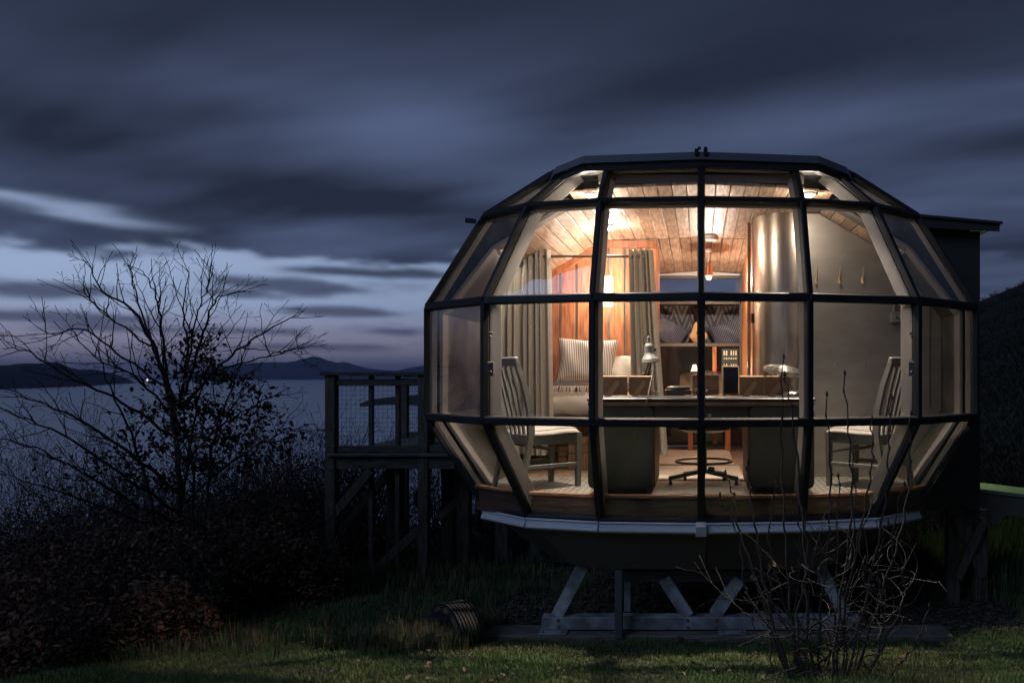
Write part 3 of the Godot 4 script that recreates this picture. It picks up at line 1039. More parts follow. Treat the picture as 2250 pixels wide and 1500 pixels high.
func picture_frame(px0: float, px1: float, d: float, label: String, lean := 0.16) -> void:
	var x0 := (px0 - 1541.0) / F * d
	var x1 := (px1 - 1541.0) / F * d
	var w := x1 - x0
	var t := thing("picture_frame", label, "picture frame", P((x0 + x1) * 0.5, -0.128, d), 0, "picture frames standing on the desk, backs to the glass")
	var m := MB.new()
	var tf := T(Vector3(0, 0.066, 0.0), lean, 0, 0)
	m.box(tf, Vector3(w, 0.132, 0.012), 0.002)
	part("back_board", m, M.back_board, t)
	m = MB.new()
	for s in [-1.0, 1.0]:
		m.box(tf * T(Vector3(s * (w * 0.5 - 0.004), 0, -0.008)), Vector3(0.012, 0.137, 0.02), 0.002)
		m.box(tf * T(Vector3(0, s * 0.064, -0.008)), Vector3(w, 0.012, 0.02), 0.002)
	part("frame", m, M.crate_wood, t)
	m = MB.new()
	m.prism(tf * T(Vector3(0.0, -0.012, 0.012), -0.12, 0, 0), [Vector2(-w * 0.38, -0.066), Vector2(-w * 0.12, -0.066), Vector2(w * 0.24, 0.02), Vector2(w * 0.16, 0.05), Vector2(w * 0.06, 0.04)], 0.004)
	part("easel_strut", m, M.strut_board, t)

func build_furniture() -> void:
	var dt := EYE - 0.128        # desk top
	# desk
	var desk := thing("pedestal_desk", "dark metal pedestal desk facing the glass with worn wooden edge", "desk", Vector3(0, FLOOR, -6.08))
	var m := MB.new()
	m.bx(Vector3(0, 0.672, 0), Vector3(1.60, 0.022, 0.74), 0.006)
	part("desk_top", m, M.black_metal, desk)
	m = MB.new()
	m.bx(Vector3(0, 0.642, 0), Vector3(1.585, 0.036, 0.73), 0.008)
	part("edge_band", m, M.brown_wood, desk)
	for s in [-1.0, 1.0]:
		m = MB.new()
		m.prism(T(Vector3(s * 0.565, 0.335, 0.0)), rr(0.455, 0.575, 0.045), 0.70)
		var ped := part("pedestal", m, M.dark_green_metal, desk)
		m = MB.new()
		m.prism(T(Vector3(s * 0.565, 0.335, 0.352)), rr(0.43, 0.55, 0.04), 0.008)
		part("back_sheet", m, M.dark_green_metal, ped)
		m = MB.new()
		m.bx(Vector3(s * 0.565, 0.024, 0.05), Vector3(0.36, 0.046, 0.5), 0.004)
		part("plinth", m, M.black_metal, desk)
		m = MB.new()
		m.bx(Vector3(s * 0.338 - s * 0.006, 0.33, -0.0), Vector3(0.012, 0.55, 0.6), 0.003)
		part("inner_side", m, M.brown_wood, desk)
	m = MB.new()
	m.bx(Vector3(0, 0.578, 0.30), Vector3(0.67, 0.09, 0.02), 0.003)
	part("modesty_panel", m, M.black_metal, desk)
	for x in [-0.74, 0.06]:
		m = MB.new()
		m.lathe(T(Vector3(x, 0.56, 0.36), PI * 0.5, 0, 0), [Vector2(0, 0.006), Vector2(0.012, 0.005), Vector2(0.014, 0)], 12)
		part("bolt_cap", m, M.lamp_grey, desk)

	# swivel chair behind the desk
	var sw := thing("swivel_chair", "swivel chair with foot ring, dark seat and plywood back behind desk", "chair", Vector3(0.02, FLOOR, -6.28))
	for k in 5:
		var a := TAU * k / 5.0 + 0.35
		var dir := Vector3(cos(a), 0, sin(a))
		m = MB.new()
		m.bar(dir * 0.03 + Vector3(0, 0.105, 0), dir * 0.275 + Vector3(0, 0.062, 0), 0.03, 0.03, Vector3.UP, 0, 0.006)
		var lg := part("star_leg", m, M.chrome if k % 2 else M.black_metal, sw)
		lg.material_override = M.black_metal
		m = MB.new()
		m.lathe(T(dir * 0.262), [Vector2(0, 0), Vector2(0.017, 0), Vector2(0.009, 0.05), Vector2(0.009, 0.06)], 10)
		part("foot", m, M.black_rubber, lg)
	m = MB.new()
	m.rod(Vector3(0, 0.09, 0), Vector3(0, 0.42, 0), 0.024, 14)
	part("column", m, M.black_metal, sw)
	m = MB.new()
	var pts := PackedVector3Array()
	var rad := PackedFloat32Array()
	for k in 33:
		pts.append(Vector3(cos(TAU * k / 32.0) * 0.215, 0.185, sin(TAU * k / 32.0) * 0.215))
		rad.append(0.0095)
	m.tube(pts, rad, 8)
	var fr := part("foot_ring", m, M.black_metal, sw)
	for k in 3:
		var a := TAU * k / 3.0 + 0.5
		m = MB.new()
		m.rod(Vector3(0, 0.15, 0), Vector3(cos(a) * 0.21, 0.185, sin(a) * 0.21), 0.006, 6)
		part("ring_spoke", m, M.black_metal, fr)
	m = MB.new()
	m.lathe(T(Vector3(0.055, 0.125, 0.06)), [Vector2(0, -0.03), Vector2(0.022, -0.022), Vector2(0.03, 0), Vector2(0.022, 0.022), Vector2(0, 0.03)], 14)
	part("clamp_knob", m, M.black_rubber, sw)
	m = MB.new()
	m.lathe(T(Vector3(0, 0.43, 0)), [Vector2(0, -0.03), Vector2(0.14, -0.02), Vector2(0.205, 0.0), Vector2(0.21, 0.02), Vector2(0.19, 0.04), Vector2(0, 0.035)], 26)
	part("seat", m, M.black_metal, sw)
	m = MB.new()
	m.bar(Vector3(0, 0.40, -0.05), Vector3(0, 0.40, -0.28), 0.05, 0.012, Vector3.UP)
	m.bar(Vector3(0, 0.40, -0.28), Vector3(0, 0.78, -0.33), 0.05, 0.012, Vector3(0, 0, 1))
	part("back_bracket", m, M.black_metal, sw)
	m = MB.new()
	for e in [0.0, 0.012]:
		m.surf(14, 8, func(u: float, w: float) -> Vector3:
			var a := u * 2.0 - 1.0
			var b := w * 2.0 - 1.0
			var lim := pow(maxf(0.0, 1.0 - pow(absf(b), 5.0)), 0.3)
			return Vector3(a * 0.19 * (0.8 + 0.2 * lim), 0.775 + b * 0.105 * (1.0 - 0.12 * a * a), -0.30 - e - 0.05 * (1.0 - a * a)), e > 0.0)
	part("plywood_back", m, M.ply, sw)

	# dining chairs
	var c1 := dining_chair("pale wooden dining chair with striped seat on the left by curtain")
	c1.position = Vector3(-1.20, FLOOR + 0.006, -6.20)
	c1.rotation.y = deg_to_rad(42)
	var c2 := copy(c1, "pale wooden dining chair with striped seat on the right by metal wall")
	c2.position = Vector3(1.24, FLOOR + 0.006, -6.22)
	c2.rotation.y = deg_to_rad(180 - 42)

	# on the desk, from the left
	picture_frame(1320, 1378, 5.93, "brown picture frame seen from behind, leftmost on the desk")
	picture_frame(1383, 1432, 5.96, "brown picture frame seen from behind, beside the desk lamp base")
	picture_frame(1625, 1679, 5.93, "brown picture frame seen from behind, beside the black tablet")
	picture_frame(1681, 1736, 5.94, "brown picture frame seen from behind, under the chrome fan")
	# desk lamp
	var l := thing("desk_lamp", "grey spring arm desk lamp standing on left half of the desk", "lamp", Vector3((1424 - 1541) / F * 6.12, dt, -6.12))
	m = MB.new()
	m.prism(T(Vector3(0, 0.008, 0), PI * 0.5, 0, 0), rr(0.16, 0.13, 0.03), 0.016)
	m.prism(T(Vector3(0, 0.022, 0), PI * 0.5, 0, 0), rr(0.09, 0.08, 0.02), 0.014)
	part("base", m, M.lamp_grey, l)
	for z in [-0.012, 0.012]:
		m = MB.new()
		m.rod(Vector3(0.0, 0.03, z), Vector3(0.005, 0.155, z), 0.0055, 8)
		m.rod(Vector3(-0.03, 0.04, z), Vector3(-0.028, 0.15, z), 0.004, 8)
		part("lower_arm", m, M.black_metal, l)
		m = MB.new()
		m.rod(Vector3(0.0, 0.14, z), Vector3(0.056, 0.335, z), 0.0045, 8)
		m.rod(Vector3(-0.024, 0.14, z), Vector3(0.036, 0.335, z), 0.0045, 8)
		part("upper_arm", m, M.black_metal, l)
	for x in [-0.05, 0.03]:
		m = MB.new()
		m.rod(Vector3(x, 0.03, 0), Vector3(x, 0.10, 0), 0.0075, 8)
		part("spring", m, M.chrome, l)
	m = MB.new()
	m.bx(Vector3(-0.01, 0.15, 0), Vector3(0.06, 0.014, 0.04), 0.003)
	m.bx(Vector3(0.045, 0.335, 0), Vector3(0.04, 0.018, 0.034), 0.003)
	part("joint", m, M.black_metal, l)
	m = MB.new()
	m.lathe(T(Vector3(0.022, 0.235, 0.02), 0.05, 0, 0.10), [Vector2(0.066, 0.0), Vector2(0.07, 0.006), Vector2(0.064, 0.03), Vector2(0.045, 0.058), Vector2(0.037, 0.075), Vector2(0.034, 0.125), Vector2(0.026, 0.14), Vector2(0.012, 0.146), Vector2(0.012, 0.17), Vector2(0, 0.172)], 24)
	part("shade", m, M.lamp_grey, l)
	m = MB.new()
	m.lathe(T(Vector3(0.005, 0.40, 0.02)), [Vector2(0, 0), Vector2(0.012, 0), Vector2(0.012, 0.02), Vector2(0.004, 0.032), Vector2(0, 0.034)], 10)
	part("switch", m, M.black_rubber, l)
	m = MB.new()
	pts = PackedVector3Array([Vector3(0.0, 0.43, 0.02), Vector3(-0.02, 0.435, 0.02), Vector3(-0.03, 0.40, 0.02), Vector3(-0.02, 0.36, 0.02), Vector3(0.0, 0.345, 0.02)])
	rad = PackedFloat32Array([0.003, 0.003, 0.003, 0.003, 0.003])
	m.tube(pts, rad, 6)
	part("flex", m, M.black_rubber, l)
	# its flex, over the desk edge to the floor
	var cord := MB.new()
	pts = PackedVector3Array()
	rad = PackedFloat32Array()
	for q in [[1436, 800, 6.05], [1432, 830, 5.85], [1425, 864, 5.72], [1421, 885, 5.70], [1412, 912, 5.71], [1405, 935, 5.715], [1395, 970, 5.715], [1380, 1000, 5.715], [1356, 1030, 5.715], [1338, 1060, 5.715], [1334, 1082, 5.73]]:
		pts.append(at(q[0], q[1], q[2]))
		rad.append(0.0032)
	cord.tube(pts, rad, 6)
	var cd := part("lamp_cord", cord, M.black_rubber, self)
	tag(cd, "thin black lamp cord trailing down the front of left desk pedestal", "cord")
	# record player like box
	var r := thing("turntable", "small black turntable box between the desk lamp and wooden box", "turntable", Vector3((1491 - 1541) / F * 5.95, dt, -5.95))
	m = MB.new()
	m.bx(Vector3(0, 0.017, 0), Vector3(0.19, 0.034, 0.15), 0.005)
	part("case", m, M.black_rubber, r)
	m = MB.new()
	m.bx(Vector3(0, 0.034, 0.0), Vector3(0.194, 0.004, 0.154), 0.001)
	part("brass_edge", m, M.copper, r)
	m = MB.new()
	m.lathe(T(Vector3(0, 0.037, 0)), [Vector2(0.07, 0), Vector2(0.088, 0.004), Vector2(0.088, 0.016), Vector2(0.078, 0.022), Vector2(0.07, 0.026), Vector2(0, 0.026)], 28)
	part("platter", m, M.black_metal, r)
	# wooden box with pens
	var b := thing("wooden_box", "small brown wooden box with two metal knobs at desk centre", "box", Vector3((1551 - 1541) / F * 5.85, dt, -5.87))
	m = MB.new()
	for s in [-1.0, 1.0]:
		m.bx(Vector3(0, 0.073, s * 0.045), Vector3(0.19, 0.146, 0.01), 0.002)
		m.bx(Vector3(s * 0.09, 0.073, 0), Vector3(0.01, 0.146, 0.08), 0.002)
	m.bx(Vector3(0, 0.006, 0), Vector3(0.17, 0.01, 0.08))
	part("body", m, M.box_wood, b)
	for x in [-0.072, 0.01]:
		m = MB.new()
		m.lathe(T(Vector3(x, 0.034, 0.05), PI * 0.5, 0, 0), [Vector2(0.004, 0), Vector2(0.005, 0.008), Vector2(0.012, 0.012), Vector2(0.011, 0.018), Vector2(0, 0.021)], 12)
		part("knob", m, M.chrome, b)
	var pen := MB.new()
	pen.rod(at(1571, 828, 5.87), at(1575.5, 806, 5.88), 0.0045, 8)
	tag(part("red_pen", pen, M.red_plastic, self), "red pen standing in the brown wooden box", "pen")
	pen = MB.new()
	pen.rod(at(1556, 828, 5.88), at(1555, 813, 5.89), 0.004, 8)
	tag(part("black_pen", pen, M.black_rubber, self), "black pen standing in the brown wooden box", "pen")
	# black tablet on a wooden back
	var tb := thing("tablet_stand", "black glossy tablet leaning upright right of the wooden box", "tablet", Vector3((1606.5 - 1541) / F * 5.98, dt, -5.98))
	m = MB.new()
	m.box(T(Vector3(-0.004, 0.105, -0.016), -0.08, 0, 0), Vector3(0.125, 0.21, 0.014), 0.003)
	part("back_panel", m, M.ply, tb)
	m = MB.new()
	m.box(T(Vector3(0, 0.102, -0.002), -0.08, 0, 0), Vector3(0.108, 0.196, 0.01), 0.003)
	part("screen", m, M.mirror_dark, tb)
	# chrome fan
	var f := thing("desk_fan", "chrome desk fan tilted back at the right end of desk", "fan", Vector3((1736 - 1541) / F * 5.98, dt, -5.98))
	m = MB.new()
	m.lathe(T(Vector3(0.01, 0, 0)), [Vector2(0.10, 0), Vector2(0.10, 0.008), Vector2(0.085, 0.022), Vector2(0.03, 0.034), Vector2(0.012, 0.05), Vector2(0.0, 0.052)], 28)
	part("foot", m, M.chrome, f)
	m = MB.new()
	m.rod(Vector3(-0.045, 0.03, 0), Vector3(-0.005, 0.12, 0), 0.006, 8)
	m.rod(Vector3(0.0, 0.04, 0), Vector3(0.0, 0.13, 0), 0.012, 10)
	part("stem", m, M.chrome, f)
	var ft := T(Vector3(-0.045, 0.168, 0), 0.0, 0, -0.16)
	for k in 9:
		var u := (k - 4) / 4.0
		var rr_ := 0.15 * sqrt(maxf(0.04, 1.0 - u * u * 0.96))
		m = MB.new()
		pts = PackedVector3Array()
		rad = PackedFloat32Array()
		for q in 31:
			pts.append(ft * Vector3(cos(TAU * q / 30.0) * rr_, u * 0.042, sin(TAU * q / 30.0) * rr_))
			rad.append(0.0032)
		m.tube(pts, rad, 6)
		part("guard_ring", m, M.fan_metal, f)
	m = MB.new()
	for k in 20:
		var a := TAU * k / 20.0
		pts = PackedVector3Array()
		rad = PackedFloat32Array()
		for q in 9:
			var u := (q - 4) / 4.0
			var rr_ := 0.15 * sqrt(maxf(0.04, 1.0 - u * u * 0.96))
			pts.append(ft * Vector3(cos(a) * rr_, u * 0.042, sin(a) * rr_))
			rad.append(0.002)
		m.tube(pts, rad, 4)
	part("guard_wires", m, M.fan_metal, f)
	m = MB.new()
	m.lathe(ft, [Vector2(0, -0.07), Vector2(0.03, -0.065), Vector2(0.045, -0.045), Vector2(0.045, -0.01), Vector2(0.02, 0.0)], 18)
	part("motor", m, M.black_metal, f)
	m = MB.new()
	for k in 4:
		m.box(ft * T(Vector3(), 0, TAU * k / 4.0, 0) * T(Vector3(0.075, 0.01, 0), 0.4, 0, 0), Vector3(0.11, 0.003, 0.075))
	part("blades", m, M.black_metal, f)

	# hooks and switch on the aluminium wall
	var hk: Node3D
	for k in 3:
		var x: float = [0.955, 1.147, 1.339][k]
		var lb: String = ["brass coat hook on the metal wall, nearest the rounded corner", "brass coat hook on the metal wall, middle of the three", "brass coat hook on the metal wall, nearest the switch box"][k]
		if k == 0:
			hk = thing("coat_hook", lb, "hook", P(x, 0.80, 6.80), 0, "coat hooks on the metal wall")
			m = MB.new()
			m.bx(Vector3(0, 0, 0.005), Vector3(0.018, 0.045, 0.01), 0.003)
			part("plate", m, M.brass, hk)
			m = MB.new()
			m.tube(PackedVector3Array([Vector3(0, 0.0, 0.01), Vector3(0, 0.03, 0.035), Vector3(0, 0.075, 0.04), Vector3(0.002, 0.105, 0.045)]), PackedFloat32Array([0.006, 0.005, 0.004, 0.004]), 8, true)
			m.tube(PackedVector3Array([Vector3(0, 0.0, 0.01), Vector3(0, -0.03, 0.02), Vector3(0, -0.03, 0.045), Vector3(0, -0.01, 0.05)]), PackedFloat32Array([0.006, 0.006, 0.005, 0.007]), 8, true)
			part("prong", m, M.brass, hk)
		else:
			var c := copy(hk, lb)
			c.position = P(x, 0.80, 6.80)
	var sb := thing("switch_box", "metal switch box with conduit on the right of the metal wall", "switch", P(1.61, 0.49, 6.76))
	m = MB.new()
	m.bx(Vector3(), Vector3(0.095, 0.085, 0.06), 0.006)
	part("box", m, M.lamp_grey, sb)
	m = MB.new()
	m.rod(Vector3(-0.012, 0.04, -0.01), Vector3(-0.012, 0.36, -0.01), 0.011, 10)
	part("conduit", m, M.beige_frame, sb)
	m = MB.new()
	m.bx(Vector3(0.0, 0, 0.034), Vector3(0.03, 0.018, 0.008), 0.003)
	part("rocker", m, M.chrome, sb)

	# sleeping nook
	var bed := thing("bed", "low bed with bare mattress in the nook behind the curtains", "bed", P(-1.2, -0.83, 7.75))
	m = MB.new()
	m.bx(Vector3(0, 0.45, 0), Vector3(1.46, 0.05, 0.86), 0.006)
	part("bed_board", m, M.crate_wood, bed)
	for x in [-0.66, 0.05, 0.62]:
		m = MB.new()
		m.bx(Vector3(x, 0.215, 0.36), Vector3(0.07, 0.42, 0.06), 0.004)
		part("leg", m, M.lining, bed)
	m = MB.new()
	m.surf(30, 10, func(u: float, w: float) -> Vector3:
		var a := PI * (w - 0.5)
		return Vector3((u - 0.5) * 1.45, 0.58 + 0.10 * sin(a) + 0.006 * sin(u * 40.0 + w * 9.0), 0.36 + 0.075 * cos(a) + 0.012 * sin(u * 23.0) * cos(a)), true)
	m.bx(Vector3(0, 0.58, -0.03), Vector3(1.45, 0.2, 0.78), 0.02)
	part("mattress", m, M.mattress_cloth, bed)
	pillow("striped_pillow", "large brown and white ticking pillow leaning on the orange boards", 0.58, 0.44, 0.2, T(P(-1.10, 0.16, 7.93), -0.28, 0.1, -0.03), M.ticking)
	pillow("white_pillow", "smaller white pillow with fine lines beside the ticking pillow", 0.46, 0.34, 0.18, T(P(-0.72, 0.06, 7.96), -0.55, -0.1, 0.02), M.fine_stripe)
	var th := thing("wool_throw", "grey wool throw with pale fringe over the front of the bed", "throw", P(-1.2, -0.09, 7.5))
	m = MB.new()
	m.surf(40, 12, func(u: float, w: float) -> Vector3:
		var a := w
		var z := 0.0 if a < 0.3 else (a - 0.3) * 0.35
		var p := Vector3((u - 0.5) * 1.1, 0.045 - 0.05 * smoothstep(0.35, 1.0, w) + 0.012 * sin(u * 31.0) * w, -0.12 + w * 0.24)
		return p + Vector3(0, 0.008 * sin(u * 17.0 + w * 5.0), 0.0 * z))
	part("wool", m, M.wool_throw, th)
	m = MB.new()
	rng.seed = 17
	for k in 90:
		var x := -0.54 + 1.08 * k / 90.0
		var l0 := rng.randf_range(0.07, 0.11)
		var sx := rng.randf_range(-0.025, 0.025)
		m.tube(PackedVector3Array([Vector3(x, 0.01, 0.115), Vector3(x + sx * 0.4, -0.012, 0.145), Vector3(x + sx, -0.012 - l0, 0.152 + rng.randf() * 0.01)]), PackedFloat32Array([0.0035, 0.004, 0.0025]), 4)
	part("fringe", m, M.fringe_wool, th)
	# curtains and their rod
	var rod := thing("curtain_rod", "steel curtain rod across the sleeping nook", "curtain rod", P(-1.05, 1.06, 7.2))
	m = MB.new()
	m.rod(Vector3(-0.72, 0, 0), Vector3(0.55, 0, 0), 0.012, 12)
	part("pole", m, M.beige_frame, rod)
	for x in [-0.72, 0.55]:
		m = MB.new()
		m.lathe(T(Vector3(x, 0, 0)), [Vector2(0, -0.02), Vector2(0.018, -0.01), Vector2(0.018, 0.01), Vector2(0, 0.02)], 12)
		part("finial", m, M.chrome, rod)
	for e in [[-1.74, -1.325, -1.76, -1.30, 15.0, "long beige linen curtain gathered at the left of the nook", M.curtain_cloth, 0.0], [-0.63, -0.43, -0.60, -0.30, 9.0, "long grey green curtain gathered at the right of the nook", M.curtain_cloth, 0.0]]:
		var cu := thing("curtain", e[5], "curtain", P((e[0] + e[1]) * 0.5, 1.06, 7.2), 0, "curtains of the sleeping nook")
		var xc: float = (e[0] + e[1]) * 0.5
		m = MB.new()
		var waves: float = e[4]
		m.surf(int(waves * 10), 16, func(u: float, w: float) -> Vector3:
			var x: float = lerpf(lerpf(e[0], e[1], u), lerpf(e[2], e[3], u), w) - xc
			var fl := 0.5 + 0.5 * w
			var ph := u * waves * TAU * 0.5 + 1.3 * sin(u * 9.0) + 0.7 * sin(u * 23.0 + 1.0)
			return Vector3(x + 0.012 * sin(ph * 2.0 + 1.0), 0.06 - 1.80 * w + 0.008 * cos(ph), (0.042 + 0.014 * sin(u * 13.0) * fl) * sin(ph + 0.5 * sin(w * 3.0 + u * 9.0) * w)))
		part("cloth", m, e[6], cu)
		m = MB.new()
		for k in int(waves * 0.5):
			var x: float = lerpf(e[0], e[1], (k + 0.5) / int(waves * 0.5)) - xc
			pts = PackedVector3Array()
			rad = PackedFloat32Array()
			for q in 13:
				pts.append(Vector3(x + 0.004 * sin(q), sin(TAU * q / 12.0) * 0.02, cos(TAU * q / 12.0) * 0.02))
				rad.append(0.004)
			m.tube(pts, rad, 5)
		part("eyelets", m, M.chrome, cu)
	# crates under the bed
	for e in [[1286, 1000, 7.45, 0.26, 0.30, "upright slatted wooden crate under the bed behind left chair"], [1252, 1030, 7.6, 0.17, 0.2, "low dark wooden crate under the bed further left"]]:
		var p := at(e[0], e[1], e[2])
		var cr := thing("wooden_crate", e[5], "crate", Vector3(p.x, FLOOR, p.z), 0, "crates under the bed")
		for s in [-1.0, 1.0]:
			for k in 4:
				m = MB.new()
				m.bx(Vector3(0, (k + 0.5) * e[4] / 4.0, s * 0.12), Vector3(e[3], e[4] / 4.0 - 0.008, 0.012), 0.002)
				part("slat", m, M.crate_wood, cr)
			m = MB.new()
			m.bx(Vector3(s * e[3] * 0.5, e[4] * 0.5, 0), Vector3(0.014, e[4], 0.22), 0.002)
			part("crate_end", m, M.crate_wood, cr)
		m = MB.new()
		m.bx(Vector3(0, 0.012, 0), Vector3(e[3] - 0.02, 0.012, 0.22))
		part("crate_floor", m, M.crate_wood, cr)
	# rugs: three ribbed mats laid in a row
	for e in [[-0.02, 6.10, 0.66, 0.70, "pale ribbed mat under the swivel chair, nearest the glass"], [-0.05, 7.05, 0.80, 1.05, "pale ribbed mat in the middle of the cabin floor"], [-0.08, 8.45, 0.78, 1.5, "pale ribbed mat furthest back on the cabin floor"]]:
		var rg := thing("floor_mat", e[4], "mat", Vector3(e[0], FLOOR + 0.001, -e[1]), 0, "ribbed mats in a row")
		m = MB.new()
		m.bx(Vector3(0, 0.006, 0), Vector3(e[2], 0.012, e[3]), 0.004)
		part("weave", m, M.rug, rg)
		for s in [-1.0, 1.0]:
			m = MB.new()
			rng.seed = 33
			for k in 50:
				var x: float = lerpf(-0.5, 0.5, k / 49.0) * e[2]
				m.rod(Vector3(x, 0.006, s * e[3] * 0.5), Vector3(x + rng.randf_range(-0.012, 0.012), 0.003, s * (e[3] * 0.5 + 0.02)), 0.003, 4)
			part("hem", m, M.rug_hem, rg)
	# small orange table and what stands near the far end
	var ot := thing("side_table", "small orange wooden table by the far window", "table", Vector3(0.09, FLOOR, -9.27))
	m = MB.new()
	m.bx(Vector3(0, 0.785, 0), Vector3(0.5, 0.03, 0.34), 0.005)
	part("table_top", m, M.orange_wood, ot)
	for sx in [-1.0, 1.0]:
		for sz in [-1.0, 1.0]:
			m = MB.new()
			m.bx(Vector3(sx * 0.21, 0.385, sz * 0.14), Vector3(0.05, 0.77, 0.05), 0.004)
			part("leg", m, M.orange_wood, ot)
	pillow("cushion", "dark blue striped cushion in the left corner of the window seat", 0.44, 0.34, 0.16, T(P(-0.40, 0.54, 10.12), -0.2, 0.25, -0.55), M.blue_stripe, "cushion")
	pillow("cushion", "blue grey cushion with ribbed front in the right window seat corner", 0.46, 0.36, 0.17, T(P(0.34, 0.53, 10.10), -0.25, -0.2, 0.35), M.blue_stripe, "cushion")
	var gu := thing("small_guitar", "small tan guitar standing in the middle of the window seat", "guitar", P(-0.03, 0.40, 9.90))
	m = MB.new()
	var go := []
	for k in 40:
		var a := TAU * k / 40.0
		var rw := 0.105 + 0.0 * cos(a)
		var y := sin(a) * 0.115
		var wx := cos(a) * rw * (1.0 if sin(a) < 0.15 else 0.80) 
		go.append(Vector2(wx, y + 0.115))
	m.prism(T(Vector3()), go, 0.06)
	m.prism(T(Vector3(0, 0.21, 0)), rr(0.13, 0.1, 0.045), 0.058)
	part("body", m, M.guitar_top, gu)
	m = MB.new()
	m.lathe(T(Vector3(0, 0.13, 0.0305), PI * 0.5, 0, 0), [Vector2(0, 0.001), Vector2(0.028, 0.001)], 20)
	part("sound_hole", m, M.black_rubber, gu)
	m = MB.new()
	m.bx(Vector3(0, 0.33, 0.02), Vector3(0.04, 0.24, 0.02), 0.003)
	part("neck", m, M.brown_wood, gu)
	# print with pale lettering that cannot be read, hung on the far door
	var po := thing("wall_print", "small dark teal print with pale lettering by the far door", "print", P(0.345, 0.2, 9.765))
	m = MB.new()
	m.bx(Vector3(), Vector3(0.20, 0.28, 0.008), 0.001)
	part("board", m, M.print_teal, po)
	rng.seed = 5
	m = MB.new()
	for row in [[0.085, 0.055], [0.02, 0.02], [-0.07, 0.05]]:
		for k in 6:
			if rng.randf() < 0.85:
				m.bx(Vector3(-0.07 + k * 0.028, row[0], 0.0055), Vector3(rng.randf_range(0.008, 0.018), row[1], 0.002))
	part("lettering", m, M.white, po)

# ------------------------------------------------------------------ land and water
var land := FastNoiseLite.new()

func softplus(x: float, k: float) -> float:
	return x if x > 25.0 * k else k * log(1.0 + exp(maxf(x / k, -30.0)))

func ground_y(x: float, d: float) -> float:
	var h := 0.15 - 0.065 * (minf(d, 12.0) - 6.2) + 0.10 * softplus(5.95 - d, 0.12)
	h -= 0.27 * softplus(-x - 4.0, 0.35)
	h -= 0.10 * softplus(d - 12.0, 1.5) * smoothstep(7.0, -1.0, x)
	h += 0.10 * smoothstep(1.3, 3.0, x) * smoothstep(5.7, 7.4, d)
	h += 0.42 * softplus(x - 2.5, 0.5) * smoothstep(5.8, 10.5, d) * (1.0 - smoothstep(62.0, 130.0, d))
	h += 0.028 * land.get_noise_2d(x * 0.9, d * 0.9)
	h += minf(1.0, maxf(0.0, d - 12.0) * 0.03) * 0.8 * land.get_noise_2d(x * 0.16 + 50.0, d * 0.16)
	return maxf(h, -27.0)

func build_land() -> void:
	land.seed = 4
	land.frequency = 1.0
	land.fractal_octaves = 4
	var axis := func(n: int, mid: float, near: float, k: float) -> Array:
		var a := []
		for i in n + 1:
			var t := (float(i) / n - 0.5) * 2.0
			a.append(mid + signf(t) * near * (exp(k * absf(t)) - 1.0) / (exp(k) - 1.0))
		return a
	var xs: Array = axis.call(190, -0.6, 190.0, 4.6)
	var ds: Array = axis.call(190, 7.5, 230.0, 4.8)
	var m := MB.new()
	m.surf(190, 190, func(u: float, w: float) -> Vector3:
		var x: float = xs[int(round(u * 190))]
		var d: float = ds[int(round(w * 190))]
		return Vector3(x, ground_y(x, d), -d))
	tag(part("ground", m, M.soil, self), "", "", "", "structure")
	m = MB.new()
	m.poly([Vector3(-16000, -24, 400), Vector3(16000, -24, 400), Vector3(16000, -24, -16000), Vector3(-16000, -24, -16000)], Vector3.UP)
	tag(part("sea", m, M.sea, self), "", "", "", "structure")
	ridge("headland", [[-420, 806, 1500], [-120, 801, 1700], [0, 803, 2000], [50, 799, 2150], [118, 796, 2350], [134, 799, 2400], [150, 806, 2500], [172, 812, 2600], [200, 811, 2800], [215, 813, 2900], [235, 818, 3100], [262, 824, 3400], [282, 833, 3700], [300, 842, 3900]], 0.13, 3)
	ridge("mountains", [[300, 832, 8200], [400, 826, 8500], [455, 812, 8700], [500, 803, 8800], [560, 797, 9000], [600, 795, 9000], [630, 796, 9000], [650, 792, 9100], [672, 786, 9200], [690, 784, 9200], [704, 786, 9200], [722, 792, 9300], [740, 797, 9300], [755, 795, 9300], [772, 799, 9400], [800, 807, 9500], [840, 813, 9600], [872, 814, 9700], [900, 808, 9800], [925, 803, 9900], [960, 800, 10000], [1040, 806, 10200], [1160, 812, 10400], [1400, 820, 10800], [1900, 824, 11200]], 0.12, 4)
	ridge("low_point", [[790, 886, 760], [815, 877, 800], [850, 873, 830], [880, 870, 830], [905, 868, 830], [935, 865, 800], [1010, 864, 780]], 0.09, 6)
	var dl := thing("shore_light", "tiny white light on the far shore beyond the tree", "lamp", at(323, 834.5, 3600))
	m = MB.new()
	m.lathe(T(Vector3()), [Vector2(0, -3), Vector2(2.2, -2.2), Vector2(3, 0), Vector2(2.2, 2.2), Vector2(0, 3)], 10)
	part("lantern", m, M.bulb, dl)

